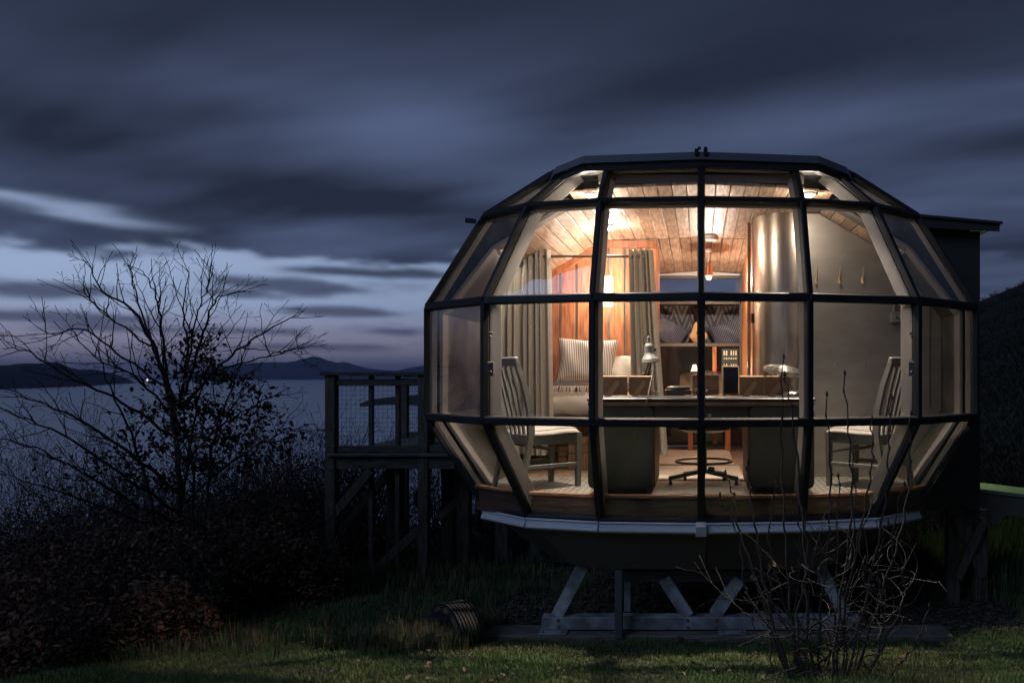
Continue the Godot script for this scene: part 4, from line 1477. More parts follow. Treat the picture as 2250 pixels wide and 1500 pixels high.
# a ridge of hills whose crest runs through these points; its foot lies in the sea
func ridge(called: String, crest: Array, depth: float, seed_: int) -> void:
	var nz := FastNoiseLite.new()
	nz.seed = seed_
	nz.frequency = 1.0
	nz.fractal_octaves = 5
	var m := MB.new()
	m.surf((crest.size() - 1) * 14, 14, func(u: float, w: float) -> Vector3:
		var s := u * (crest.size() - 1)
		var i := mini(int(s), crest.size() - 2)
		var t := s - i
		var a: Array = crest[i]
		var b: Array = crest[i + 1]
		var d := lerpf(a[2], b[2], t)
		var c := at(lerpf(a[0], b[0], t), lerpf(a[1], b[1], t), d)
		var k := w * 2.0 - 1.0
		var rise := 1.0 - pow(absf(k), 1.2)
		var hgt := maxf(1.0, c.y + 24.0)
		var jit := 0.16 * nz.get_noise_2d(s * 0.9, w * 5.0) * (rise if absf(k) > 0.01 else 0.25)
		var dd := k * d * depth
		return Vector3(c.x * (1.0 + k * depth), -25.0 + (hgt + 1.0) * clampf(rise + jit, 0.0, 1.2), c.z - dd))
	tag(part(called, m, M.far_hill, self), "", "", "", "structure")

# ------------------------------------------------------------------ timber and steel outdoors
func build_outworks() -> void:
	var m: MB
	# stilts under the pod
	var s := thing("support_frame", "pale grey painted frame of beams and raking legs carrying the pod", "support frame", P(0, -1.95, 6.3))
	var o := -s.position
	for e in [[-0.875, -1.40, -1.075, -1.78], [-0.275, -1.50, -0.095, -1.78], [0.29, -1.50, 0.10, -1.78], [0.875, -1.40, 1.075, -1.78]]:
		m = MB.new()
		m.bar(P(e[0], e[1], 6.12), P(e[2], e[3], 6.12), 0.095, 0.08, Vector3(0, 0, 1), 0, 0.005)
		part("raking_leg", m, M.leg_paint, s, o)
	m = MB.new()
	for bx in [-1.06, -0.10, 0.11, 1.06]:
		for by in [-1.80, -1.85]:
			m.lathe(T(P(bx, by, 6.064), PI * 0.5, 0, 0), [Vector2(0.011, 0), Vector2(0.011, 0.007), Vector2(0, 0.009)], 6)
	part("bolt_heads", m, M.lamp_grey, s, o)
	m = MB.new()
	m.bar(P(-1.185, -1.825, 6.12), P(1.185, -1.825, 6.12), 0.095, 0.11, Vector3(0, 0, 1), 0, 0.005)
	part("bottom_beam", m, M.leg_paint, s, o)
	m = MB.new()
	m.bar(P(-0.585, -1.49, 6.16), P(0.585, -1.49, 6.16), 0.085, 0.08, Vector3(0, 0, 1), 0, 0.005)
	part("head_beam", m, M.leg_dark, s, o)
	m = MB.new()
	m.bar(P(-0.60, -1.39, 5.97), P(-0.60, -1.90, 5.97), 0.055, 0.06, Vector3(0, 0, 1), 0, 0.004)
	part("front_post", m, M.leg_dark, s, o)
	m = MB.new()
	m.bar(P(-0.565, -1.45, 6.3), P(-0.565, -1.8, 6.3), 0.05, 0.05, Vector3(0, 0, 1), 0, 0.004)
	part("rear_post", m, M.leg_paint, s, o)
	for x in [-0.9, 0.0, 0.9]:
		m = MB.new()
		m.bx(P(x, -1.455, 7.9), Vector3(0.1, 0.07, 3.3), 0.004)
		part("joist", m, M.hull, s, o)
	for x in [-0.9, 0.9]:
		m = MB.new()
		m.bar(P(x, -1.42, 9.2), P(x, -2.35, 9.2), 0.1, 0.1, Vector3(0, 0, 1))
		part("rear_leg", m, M.hull, s, o)
	for x in [-1.12, 0.2]:
		m = MB.new()
		m.bx(P(x + 0.03, -1.879, 6.08), Vector3(0.21, 0.01, 0.2), 0.002)
		m.lathe(T(P(x + 0.09, -1.874, 6.01)), [Vector2(0.013, 0), Vector2(0.013, 0.012), Vector2(0, 0.014)], 6)
		m.lathe(T(P(x - 0.05, -1.874, 6.01)), [Vector2(0.013, 0), Vector2(0.013, 0.012), Vector2(0, 0.014)], 6)
		part("foot_plate", m, M.leg_paint, s, o)
	m = MB.new()
	m.box(T(P(0.05, -1.965, 6.11), 0, 0, 0), Vector3(3.6, 0.16, 0.27), 0.012)
	tag(part("sleeper_beam", m, M.sleeper, self), "weathered timber sleeper lying on the lawn under the pod frame", "sleeper")

	# porch on the right
	var p := thing("dark_porch", "dark sheet clad entrance porch on the right side of the pod", "porch", P(2.0, -2.0, 7.4))
	o = -p.position
	m = MB.new()
	m.prism(T(P(0, 0, 6.97)), [Vector2(1.35, -1.13), Vector2(2.37, -1.13), Vector2(2.37, 1.235), Vector2(1.45, 1.235)], 0.03)
	part("front_sheet", m, M.dark_box, p, o)
	m = MB.new()
	m.bx(P(2.355, 0.06, 7.72), Vector3(0.03, 2.36, 1.47))
	part("side_sheet", m, M.dark_box, p, o)
	m = MB.new()
	m.bx(P(1.86, -1.115, 7.72), Vector3(0.99, 0.03, 1.47))
	part("floor_sheet", m, M.dark_box, p, o)
	m = MB.new()
	m.bx(P(2.1, 0.1, 8.46), Vector3(0.5, 2.3, 0.03))
	part("back_sheet", m, M.dark_box, p, o)
	m = MB.new()
	m.bar(P(1.50, 1.375, 7.69), P(2.52, 1.285, 7.69), 1.72, 0.025, Vector3.UP, 0, 0.004)
	part("roof_sheet", m, M.dark_box, p, o)
	m = MB.new()
	m.bar(P(1.50, 1.31, 6.86), P(2.50, 1.26, 6.86), 0.085, 0.02, Vector3(0, 0, 1))
	part("fascia", m, M.dark_box, p, o)
	for x in [2.165, 2.40]:
		m = MB.new()
		m.bar(P(x, -1.13, 7.05), P(x, -2.1, 7.05), 0.105, 0.105, Vector3(0, 0, 1), 0, 0.004)
		part("stilt", m, M.post_timber, p, o)
	m = MB.new()
	m.bar(P(2.17, -1.7, 7.02), P(2.40, -1.2, 7.02), 0.07, 0.04, Vector3(0, 0, 1), 0.09)
	part("brace", m, M.post_timber, p, o)
	m = MB.new()
	m.bar(P(2.40, -1.7, 7.02), P(2.17, -1.2, 7.02), 0.07, 0.04, Vector3(0, 0, 1), 0.045)
	part("brace", m, M.post_timber, p, o)
	m = MB.new()
	m.bx(P(2.28, -1.22, 7.05), Vector3(0.42, 0.12, 0.05), 0.004)
	part("bearer", m, M.post_timber, p, o)
	# walkway
	var w := thing("walkway", "pale green lit plank walkway leading right from the porch", "walkway", P(3.0, -1.1, 7.5))
	o = -w.position
	for k in 4:
		m = MB.new()
		m.bar(P(2.39, -0.985, 7.19 + 0.155 * k), P(4.6, -1.24, 7.19 + 0.155 * k), 0.145, 0.035, Vector3.UP, 0, 0.005)
		part("plank", m, M.green_board, w, o)
	m = MB.new()
	m.bar(P(2.40, -1.095, 7.14), P(4.6, -1.35, 7.14), 0.16, 0.045, Vector3(0, 0, 1), 0, 0.004)
	part("edge_joist", m, M.grey_timber, w, o)
	for x in [2.52, 4.2]:
		m = MB.new()
		m.bx(P(x, -1.22, 7.3), Vector3(0.16, 0.09, 0.5), 0.005)
		part("bearer", m, M.grey_timber, w, o)
	m = MB.new()
	m.bx(P(4.2, -1.6, 7.35), Vector3(0.1, 0.8, 0.1), 0.004)
	part("stilt", m, M.post_timber, w, o)

	# deck on the left
	var dk := thing("timber_deck", "raised timber deck with wire mesh railing left of the pod", "deck", P(-3.4, -2.2, 10.0))
	o = -dk.position
	for e in [[-4.06, 9.0, 0.11], [-3.045, 9.0, 0.11], [-3.65, 9.06, 0.05], [-4.06, 11.2, 0.10], [-3.355, 9.06, 0.05], [-3.20, 11.2, 0.085]]:
		m = MB.new()
		var foot: float = ground_y(e[0], e[1]) - EYE - 0.1
		m.bar(P(e[0], 0.015 if e[1] < 10.0 else -0.02, e[1]), P(e[0], foot, e[1]), e[2], e[2], Vector3(0, 0, 1), 0, 0.006)
		part("post", m, M.post_timber, dk, o)
	for e in [[-3.62, 9.7, 0.16], [-3.05, 9.9, 0.15], [-2.72, 9.4, 0.14], [-2.35, 9.7, 0.15], [-2.0, 9.9, 0.12]]:
		m = MB.new()
		m.bar(P(e[0], -0.98, e[1]), P(e[0], ground_y(e[0], e[1]) - EYE - 0.1, e[1]), e[2], e[2], Vector3(0, 0, 1), 0, 0.006)
		part("deck_leg", m, M.post_timber, dk, o)
	for e in [[-4.16, 0.035, 8.99, -2.95, 0.035, 8.99, 0.15, 0.04], [-4.06, 0.035, 9.0, -4.06, 0.035, 11.25, 0.15, 0.04], [-4.06, 0.02, 11.2, -2.4, 0.02, 11.2, 0.12, 0.04]]:
		m = MB.new()
		m.bar(P(e[0], e[1], e[2]), P(e[3], e[4], e[5]), e[6], e[7], Vector3.UP, 0, 0.005)
		part("handrail", m, M.rail_timber, dk, o)
	for e in [[-4.06, -0.06, 8.99, -3.04, -0.06, 8.99], [-4.06, -0.79, 8.99, -2.75, -0.79, 8.99], [-4.06, -0.06, 11.2, -2.6, -0.06, 11.2], [-4.06, -0.79, 11.2, -2.6, -0.79, 11.2]]:
		m = MB.new()
		m.bar(P(e[0], e[1], e[2]), P(e[3], e[4], e[5]), 0.07, 0.04, Vector3(0, 0, 1), 0, 0.004)
		part("rail", m, M.rail_timber, dk, o)
	m = MB.new()
	m.bar(P(-4.0, -0.935, 8.985), P(-2.7, -0.935, 8.985), 0.14, 0.045, Vector3(0, 0, 1), 0, 0.004)
	part("rim_beam", m, M.rail_timber, dk, o)
	for k in 16:
		m = MB.new()
		m.bx(P(-3.3, -0.85, 8.98 + 0.148 * k), Vector3(1.55 if k < 9 else 1.6, 0.03, 0.138), 0.004)
		part("deck_board", m, M.deck_timber, dk, o)
	for e in [[-4.06, -1.55, 8.98, -3.62, -1.02, 8.98], [-4.02, -1.75, 9.1, -3.62, -1.02, 9.7], [-3.62, -2.15, 9.05, -3.05, -1.62, 9.05], [-3.0, -1.62, 9.35, -2.35, -1.0, 9.5], [-3.04, -1.02, 9.1, -3.35, -1.5, 9.65]]:
		m = MB.new()
		m.bar(P(e[0], e[1], e[2]), P(e[3], e[4], e[5]), 0.09, 0.05, Vector3(0, 0, 1), 0, 0.004)
		part("brace", m, M.post_timber, dk, o)
	# wire mesh: wires of two panels, front and back
	for d in [9.0, 11.2]:
		m = MB.new()
		var x0 := -4.0
		var x1 := -3.1 if d < 10.0 else -2.6
		var k := x0
		while k < x1:
			m.rod(P(k, -0.08, d), P(k, -0.77, d), 0.0016, 4)
			k += 0.05
		for q in 14:
			var y := -0.10 - 0.05 * q
			m.rod(P(x0, y, d), P(x1, y, d), 0.0016, 4)
		part("wire_mesh", m, M.lamp_grey, dk, o)
	m = MB.new()
	m.rod(P(-3.0, -0.25, 9.02), P(-3.0, -0.75, 9.02), 0.002, 4)
	for q in 11:
		m.rod(P(-3.0, -0.27 - 0.05 * q, 9.02), P(-2.75 + 0.0 * q, -0.27 - 0.05 * q, 9.02), 0.0016, 4)
	for q in 5:
		m.rod(P(-2.96 + 0.05 * q, -0.25, 9.02), P(-2.96 + 0.05 * q, -0.78, 9.02), 0.0016, 4)
	part("wire_mesh", m, M.lamp_grey, dk, o)
	# bench standing on the deck
	var bn := thing("deck_bench", "plain timber bench standing on the deck behind the railing", "bench", P(-3.1, -0.83, 10.2))
	m = MB.new()
	m.bx(Vector3(0, 0.44, 0), Vector3(0.7, 0.04, 0.36), 0.004)
	part("seat", m, M.deck_timber, bn)
	for sx in [-1.0, 1.0]:
		m = MB.new()
		m.bx(Vector3(sx * 0.3, 0.215, 0), Vector3(0.07, 0.43, 0.3), 0.004)
		part("leg", m, M.rail_timber, bn)
	# old tyre set upright into the bank
	var ty := thing("old_tyre", "old car tyre half sunk upright in the grass by the sleeper", "tyre", P(-1.80, -1.985, 6.0), 0.75)
	m = MB.new()
	var prof := [Vector2(0.17, -0.085), Vector2(0.20, -0.10), Vector2(0.27, -0.105), Vector2(0.305, -0.085), Vector2(0.31, 0.0), Vector2(0.305, 0.085), Vector2(0.27, 0.105), Vector2(0.20, 0.10), Vector2(0.17, 0.085)]
	m.lathe(T(Vector3(0, 0.02, 0), 0, 0, PI * 0.5), prof, 40)
	part("carcass", m, M.rubber, ty)
	m = MB.new()
	for q in 7:
		var rx := -0.075 + 0.025 * q
		m.lathe(T(Vector3(0, 0.02, 0), 0, 0, PI * 0.5), [Vector2(0.30, rx - 0.009), Vector2(0.318, rx - 0.008), Vector2(0.318, rx + 0.008), Vector2(0.30, rx + 0.009)], 40)
	part("tread", m, M.rubber, ty)

# ------------------------------------------------------------------ plants
func scatter(called: String, mesh: Mesh, m: Material, list: Array, cols: PackedColorArray, parent: Node, at_ := Vector3.ZERO) -> MultiMeshInstance3D:
	var mm := MultiMesh.new()
	mm.transform_format = MultiMesh.TRANSFORM_3D
	mm.use_colors = true
	mm.mesh = mesh
	mm.instance_count = list.size()
	for i in list.size():
		var t: Transform3D = list[i]
		t.origin -= at_
		mm.set_instance_transform(i, t)
		mm.set_instance_color(i, cols[i])
	var o := MultiMeshInstance3D.new()
	o.multimesh = mm
	o.material_override = m
	o.position = at_
	if parent == self:
		o.name = numbered(called)
		add_child(o)
	else:
		o.position = Vector3.ZERO
		o.name = called
		parent.add_child(o, true)
	o.set_meta("kind", "stuff")
	return o

func leaf_mesh() -> ArrayMesh:
	var m := MB.new()
	var a := Vector3(0, 0, 0)
	var b := Vector3(0.02, 0.10, 1.0)
	for s in [-1.0, 1.0]:
		var c := Vector3(s * 0.28, 0.13, 0.34)
		var d := Vector3(s * 0.22, 0.16, 0.70)
		var mid := Vector3(0, 0.06, 0.5)
		m.poly([a, c, mid], Vector3.UP)
		m.poly([c, d, mid], Vector3.UP)
		m.poly([d, b, mid], Vector3.UP)
	return m.mesh()

func tuft_mesh(seed_: int, blades: int, spread: float) -> ArrayMesh:
	var r := RandomNumberGenerator.new()
	r.seed = seed_
	var m := MB.new()
	for k in blades:
		var a := r.randf() * TAU
		var o := Vector3(r.randf_range(-1, 1), 0, r.randf_range(-1, 1)) * spread
		var side := Vector3(cos(a), 0, sin(a)) * r.randf_range(0.03, 0.055)
		var lean := Vector3(-sin(a), 0, cos(a)) * r.randf_range(0.05, 0.55) + Vector3(r.randf_range(-0.15, 0.15), 0, r.randf_range(-0.15, 0.15))
		var h := r.randf_range(0.6, 1.15)
		var p1 := o + lean * 0.35 + Vector3(0, h * 0.6, 0)
		var p2 := o + lean + Vector3(0, h, 0)
		m.poly([o - side, o + side, p1 + side * 0.7, p1 - side * 0.7], side.cross(Vector3.UP))
		m.poly([p1 - side * 0.7, p1 + side * 0.7, p2], side.cross(Vector3.UP))
	return m.mesh()

func rand_dir(r: RandomNumberGenerator) -> Vector3:
	var z := r.randf_range(-1, 1)
	var a := r.randf() * TAU
	return Vector3(sqrt(1 - z * z) * cos(a), z, sqrt(1 - z * z) * sin(a))

# a twig that goes in zigzags and forks; the places of its buds are added to «buds»
func twig(m: MB, r: RandomNumberGenerator, p: Vector3, dir: Vector3, length: float, rad: float, depth: int, lift: float, buds: Array, thin := 0.0016) -> void:
	var n := maxi(3, int(length / 0.085))
	var pts := PackedVector3Array([p])
	var rs := PackedFloat32Array([rad])
	var d := dir.normalized()
	var step := length / n
	var side := d.cross(rand_dir(r)).normalized()
	for i in n:
		d = (d + side * (0.24 if i % 2 else -0.24) * r.randf_range(0.5, 1.2) + Vector3(0, lift, 0) * step * 2.0 + rand_dir(r) * 0.12).normalized()
		p += d * step
		pts.append(p)
		rs.append(lerpf(rad, thin, float(i + 1) / n))
		if depth > 0 and i >= 0 and i < n - 1 and r.randf() < 0.62:
			var f := float(i) / n
			var q := (d + side * (0.9 if i % 2 else -0.9) * r.randf_range(0.6, 1.2) + rand_dir(r) * 0.3).normalized()
			twig(m, r, p, q, length * r.randf_range(0.28, 0.55) * (1.0 - 0.45 * f), rs[rs.size() - 1] * 0.68, depth - 1, lift, buds, thin)
		elif r.randf() < 0.5:
			buds.append(p)
	rs[rs.size() - 1] = thin * 1.7
	m.tube(pts, rs, 5 if rad > 0.006 else 4)

func stem_px(m: MB, q: Array, r0: float, r1: float) -> PackedVector3Array:
	var c := Curve3D.new()
	for e in q:
		c.add_point(at(e[0], e[1], e[2]))
	var pts := PackedVector3Array()
	for i in q.size():
		var a := c.get_point_position(maxi(0, i - 1))
		var b := c.get_point_position(mini(q.size() - 1, i + 1))
		c.set_point_in(i, (a - b) / 7.0)
		c.set_point_out(i, (b - a) / 7.0)
	var rs := PackedFloat32Array()
	var n := q.size() * 5
	for i in n + 1:
		var t := c.samplef(float(i) / n * (q.size() - 1))
		pts.append(t + Vector3(sin(i * 2.1), cos(i * 1.7), sin(i * 1.3)) * 0.008)
		rs.append(lerpf(r0, r1, pow(float(i) / n, 0.8)))
	m.tube(pts, rs, 7)
	return pts

func dead_leaf(r: RandomNumberGenerator, green := 0.0) -> Color:
	var f := r.randf_range(0.5, 1.3)
	var k := r.randf()
	if k < green:
		return Color(0.022 * f, 0.042 * f, 0.016 * f)
	if k < 0.7:
		return Color(0.120 * f, 0.056 * f, 0.034 * f)
	return Color(0.07 * f, 0.048 * f, 0.038 * f) if k < 0.9 else Color(0.13 * f, 0.055 * f, 0.022 * f)

func build_tree() -> void:
	var r := RandomNumberGenerator.new()
	r.seed = 12
	var t := thing("bare_tree", "bare many stemmed tree with clumps of dead leaves at the left", "tree", Vector3(at(395, 1300, 7.4).x, ground_y(-4.7, 7.4), -7.4))
	var o := -t.position
	var mt := MB.new()
	var mw := MB.new()
	var stems := [
		[[[398, 1330, 7.4], [395, 1100, 7.4], [380, 920, 7.4], [345, 780, 7.3], [290, 680, 7.3], [225, 640, 7.2], [190, 572, 7.2]], 0.0324],
		[[[396, 1010, 7.4], [368, 860, 7.5], [330, 745, 7.5], [296, 640, 7.6], [285, 580, 7.6]], 0.0187],
		[[[396, 950, 7.4], [366, 820, 7.3], [352, 700, 7.2], [338, 640, 7.2], [313, 596, 7.2]], 0.0173],
		[[[392, 900, 7.4], [412, 770, 7.5], [402, 690, 7.6], [414, 592, 7.6]], 0.0158],
		[[[405, 870, 7.4], [440, 750, 7.3], [472, 660, 7.2], [503, 648, 7.2]], 0.0158],
		[[[398, 900, 7.4], [470, 815, 7.2], [535, 760, 7.0], [605, 715, 6.9], [658, 690, 6.9]], 0.0158],
		[[[470, 815, 7.2], [560, 790, 7.1], [620, 772, 7.1], [664, 773, 7.1]], 0.0086],
		[[[396, 1085, 7.4], [290, 1000, 7.1], [180, 925, 6.9], [90, 885, 6.8], [-15, 845, 6.7]], 0.0187],
		[[[380, 960, 7.4], [262, 880, 7.2], [150, 828, 7.0], [60, 772, 6.9], [5, 765, 6.9]], 0.0158],
		[[[362, 850, 7.4], [252, 772, 7.5], [180, 722, 7.6], [110, 735, 7.6], [92, 690, 7.6]], 0.0130],
		[[[397, 1130, 7.4], [280, 1052, 7.0], [150, 962, 6.8], [60, 922, 6.7], [-20, 890, 6.6]], 0.0173],
		[[[330, 762, 7.3], [235, 692, 7.4], [190, 650, 7.4], [182, 628, 7.4]], 0.0101],
		[[[397, 1150, 7.4], [300, 1110, 7.0], [200, 1050, 6.7], [80, 985, 6.5], [-20, 960, 6.4]], 0.0158],
		[[[400, 1100, 7.4], [420, 960, 7.7], [440, 850, 7.8], [455, 760, 7.8]], 0.0173],
		[[[400, 1020, 7.4], [480, 940, 7.5], [560, 890, 7.4], [640, 850, 7.3]], 0.0144],
		[[[398, 1110, 7.4], [500, 1020, 7.4], [600, 960, 7.3], [690, 930, 7.3]], 0.0144],
		[[[440, 1330, 7.3], [452, 1120, 7.3], [470, 960, 7.2], [510, 850, 7.2], [540, 760, 7.2]], 0.020],
		[[[360, 1330, 7.3], [335, 1120, 7.2], [290, 960, 7.1], [240, 850, 7.0], [215, 770, 7.0]], 0.020],
		[[[415, 1330, 7.5], [425, 1060, 7.6], [400, 900, 7.7], [382, 780, 7.7]], 0.018],
		[[[390, 930, 7.4], [300, 830, 7.0], [215, 790, 6.9], [150, 720, 6.8]], 0.0115],
		[[[398, 880, 7.4], [430, 700, 7.8], [452, 640, 7.9], [466, 600, 7.9]], 0.0101],
		[[[396, 1180, 7.4], [270, 1130, 7.1], [130, 1080, 6.8], [0, 1040, 6.6]], 0.0144],
	]
	var buds := []
	for s in stems:
		var pts := stem_px(mt if s[1] > 0.0144 else mw, s[0], s[1], 0.0032)
		var n := pts.size()
		for i in range(int(n * 0.22), n):
			var f := float(i) / n
			if r.randf() < 0.48:
				var d := (pts[mini(i + 1, n - 1)] - pts[maxi(0, i - 1)]).normalized()
				var q := (d * 0.8 + rand_dir(r) * 0.75 + Vector3(0, 0.22, 0)).normalized()
				twig(mw, r, pts[i], q, r.randf_range(0.32, 0.85) * (1.12 - 0.82 * f), lerpf(0.0075, 0.0034, f), 2, 0.22, buds, 0.0016)
	part("trunk", mt, M.bark, t, o)
	part("crown", mw, M.bark, t, o)
	# dead leaves held in clumps, mostly on the right and low
	var list := []
	var cols := PackedColorArray()
	var lm := leaf_mesh()
	var clumps := [[440, 745, 9], [432, 755, 8], [425, 800, 14], [400, 815, 12], [450, 830, 16], [480, 815, 12], [500, 835, 14], [530, 850, 10], [558, 855, 8], [575, 900, 14], [600, 915, 8], [350, 840, 5], [300, 895, 10], [345, 905, 10], [330, 800, 4], [462, 780, 9], [385, 770, 5], [380, 880, 16], [420, 880, 20], [455, 900, 20], [490, 900, 16], [520, 925, 14], [550, 960, 16], [410, 940, 24], [450, 960, 26], [500, 965, 24], [360, 960, 16], [330, 990, 16], [420, 1010, 30], [470, 1020, 30], [540, 1010, 26], [600, 985, 20], [640, 960, 14], [280, 950, 8], [250, 1010, 12], [220, 1000, 8], [300, 1050, 22], [360, 1060, 30], [130, 1010, 5], [180, 1060, 10]]
	for c in clumps:
		var cp := at(c[0], c[1], r.randf_range(7.15, 7.7))
		for k in c[2] * 5:
			var p := cp + Vector3(r.randfn(0, 0.075), r.randfn(0, 0.055), r.randfn(0, 0.10))
			var b := Basis.from_euler(Vector3(r.randf_range(-0.4, 1.5), r.randf() * TAU, r.randf_range(-0.9, 0.9))).scaled(Vector3.ONE * r.randf_range(0.035, 0.066))
			list.append(Transform3D(b, p + o))
			cols.append(dead_leaf(r) * 0.75)
	scatter("dead_leaves", lm, M.leaf, list, cols, t)

func shrub(called: String, label: String, cat: String, x: float, d: float, w: float, h: float, leaves: int, stems: int, seed_: int, green := 0.0, size := 0.06, group := "", lean := 0.25, bark: Material = null) -> void:
	var r := RandomNumberGenerator.new()
	r.seed = seed_
	var y := ground_y(x, d)
	var t := thing(called, label, cat, Vector3(x, y - 0.03, -d), 0, group)
	var m := MB.new()
	var buds := []
	for k in stems:
		var a := r.randf() * TAU
		var o := Vector3(cos(a), 0, sin(a)) * r.randf() * w * 0.45
		var dir := Vector3(cos(a) * lean * 1.6, 1.0, sin(a) * lean * 1.6) + rand_dir(r) * 0.25
		twig(m, r, o, dir, h * r.randf_range(0.6, 1.02), 0.008, 2, 0.25, buds, 0.0018)
	part("stems", m, bark if bark else M.bark, t)
	if leaves > 0:
		var list := []
		var cols := PackedColorArray()
		var nz := FastNoiseLite.new()
		nz.seed = seed_
		nz.frequency = 1.9
		var k := 0
		var tries := 0
		while k < leaves and tries < leaves * 6:
			tries += 1
			var q := rand_dir(r)
			q.y = absf(q.y)
			var rad := pow(r.randf(), 0.34)
			var p := Vector3(q.x * w * 0.62 * rad, q.y * h * 0.93 * rad, q.z * w * 0.62 * rad)
			p *= 0.86 + 0.3 * nz.get_noise_3d(q.x * 1.6 + 7.0, q.y * 1.6, q.z * 1.6)
			if nz.get_noise_3d(p.x + x, p.y, p.z) < -0.12:
				continue
			var b := Basis.from_euler(Vector3(r.randf_range(-0.5, 1.2), r.randf() * TAU, r.randf_range(-0.8, 0.8))).scaled(Vector3.ONE * size * r.randf_range(0.7, 1.35))
			list.append(Transform3D(b, p))
			cols.append(dead_leaf(r, green))
			k += 1
		scatter("leaves", leaf_mesh(), M.leaf, list, cols, t)

func build_plants() -> void:
	build_tree()
	# the bank of shrubs below the tree
	var bank := "shrubs on the bank left of the lawn"
	var beech := [
		[-3.95, 7.6, 1.3, 1.05, 5200, "russet leafed shrub on the bank next to the deck corner post"],
		[-4.7, 6.9, 1.7, 1.35, 6500, "wide brown leafed shrub at the foot of the bare tree"],
		[-5.6, 6.8, 1.7, 1.35, 6000, "brown leafed shrub left of the bare tree trunk"],
		[-6.4, 7.6, 1.9, 1.5, 5000, "dark brown shrub on the bank at left edge"],
		[-4.9, 8.4, 1.8, 1.55, 6000, "brown leafed shrub behind the bare tree beside the deck"],
		[-4.1, 5.9, 1.1, 0.75, 3800, "low brown leafed shrub at the edge of lit lawn"],
		[-4.9, 5.75, 1.4, 1.05, 5200, "brown leafed shrub low in the bottom left"],
		[-6.2, 9.4, 2.0, 1.6, 4200, "dark leafed shrub further down the bank at left"],
		[-4.35, 5.2, 0.8, 0.62, 1500, "reddest leafed small shrub in the bottom left corner"],
	]
	beech.append_array([
		[-4.6, 9.9, 1.6, 1.95, 5600, "tall brown leafed shrub against the sea just left of deck rail"],
		[-5.5, 10.2, 1.7, 2.15, 5600, "brown leafed shrub on the skyline between tree and deck"],
		[-6.6, 10.5, 1.9, 2.3, 5600, "dark brown shrub on the skyline behind the bare tree trunk"],
		[-8.2, 11.0, 2.1, 2.75, 5600, "dark shrub on the skyline below the headland at left"],
		[-7.3, 9.4, 1.9, 2.0, 5200, "dark brown shrub between the skyline shrubs and the left edge"],
		[-9.7, 11.8, 2.2, 3.0, 5000, "dark shrub on the skyline cut by the left photo edge"],
	])
	var i := 0
	for e in beech:
		shrub("leafy_shrub", e[5], "shrub", e[0], e[1], e[2], e[3], int(e[4] * 1.7), 18, 100 + i, 0.06, 0.043, bank)
		i += 1
	shrub("conifer_shrub", "small dark green bush among the brown shrubs on the bank", "shrub", -4.15, 6.75, 0.55, 0.8, 2600, 8, 140, 1.0, 0.05)
	var bare := [
		[-7.4, 9.0, 1.6, 1.5, "bare twiggy shrub in front of the sea at left edge"],
		[-6.9, 10.5, 1.8, 1.9, "bare twiggy shrub on the bank, second from left edge"],
		[-5.6, 10.2, 1.5, 1.75, "bare twiggy shrub behind the brown shrubs, below the tree crown"],
		[-4.75, 9.6, 1.2, 2.1, "tall bare twiggy shrub against the sea just left of deck"],
		[-4.6, 11.0, 1.4, 2.0, "bare twiggy shrub beyond the deck corner post"],
		[-3.9, 12.4, 1.7, 1.75, "bare twiggy shrub seen through the mesh railing at left"],
		[-3.2, 12.8, 1.7, 1.7, "bare twiggy shrub seen through the mesh railing in middle"],
		[-2.5, 12.6, 1.6, 1.6, "bare twiggy shrub behind the deck next to the pod"],
	]
	i = 0
	for e in bare:
		shrub("bare_shrub", e[4], "shrub", e[0], e[1], e[2], e[3], 500 if e[0] > -5.0 else 250, 34, 200 + i, 0.0, 0.05, "bare shrubs behind the deck and bank", 0.3)
		i += 1
	for e in [[-9.5, 12.0, "low dark scrub bush on the sea slope, at the left edge by the water"], [-8.3, 13.5, "low dark scrub bush on the sea slope, second from the left edge"], [-7.0, 13.0, "low dark scrub bush beyond the twiggy shrubs, below the far headland"], [-10.5, 15.0, "smaller far scrub bush on the slope above the sea at left edge"], [-5.9, 14.0, "low dark scrub bush beyond the bare tree, below the far mountains"], [-12.5, 14.5, "farthest left scrub bush on the slope, cut by the photo edge"]]:
		shrub("scrub_bush", e[2], "bush", e[0], e[1], 2.3, 1.95, 3200, 26, 300 + i, 0.1, 0.08, "low scrub on the slope above the sea", 0.35)
		i += 1
	curly_shrub()
	lawn()

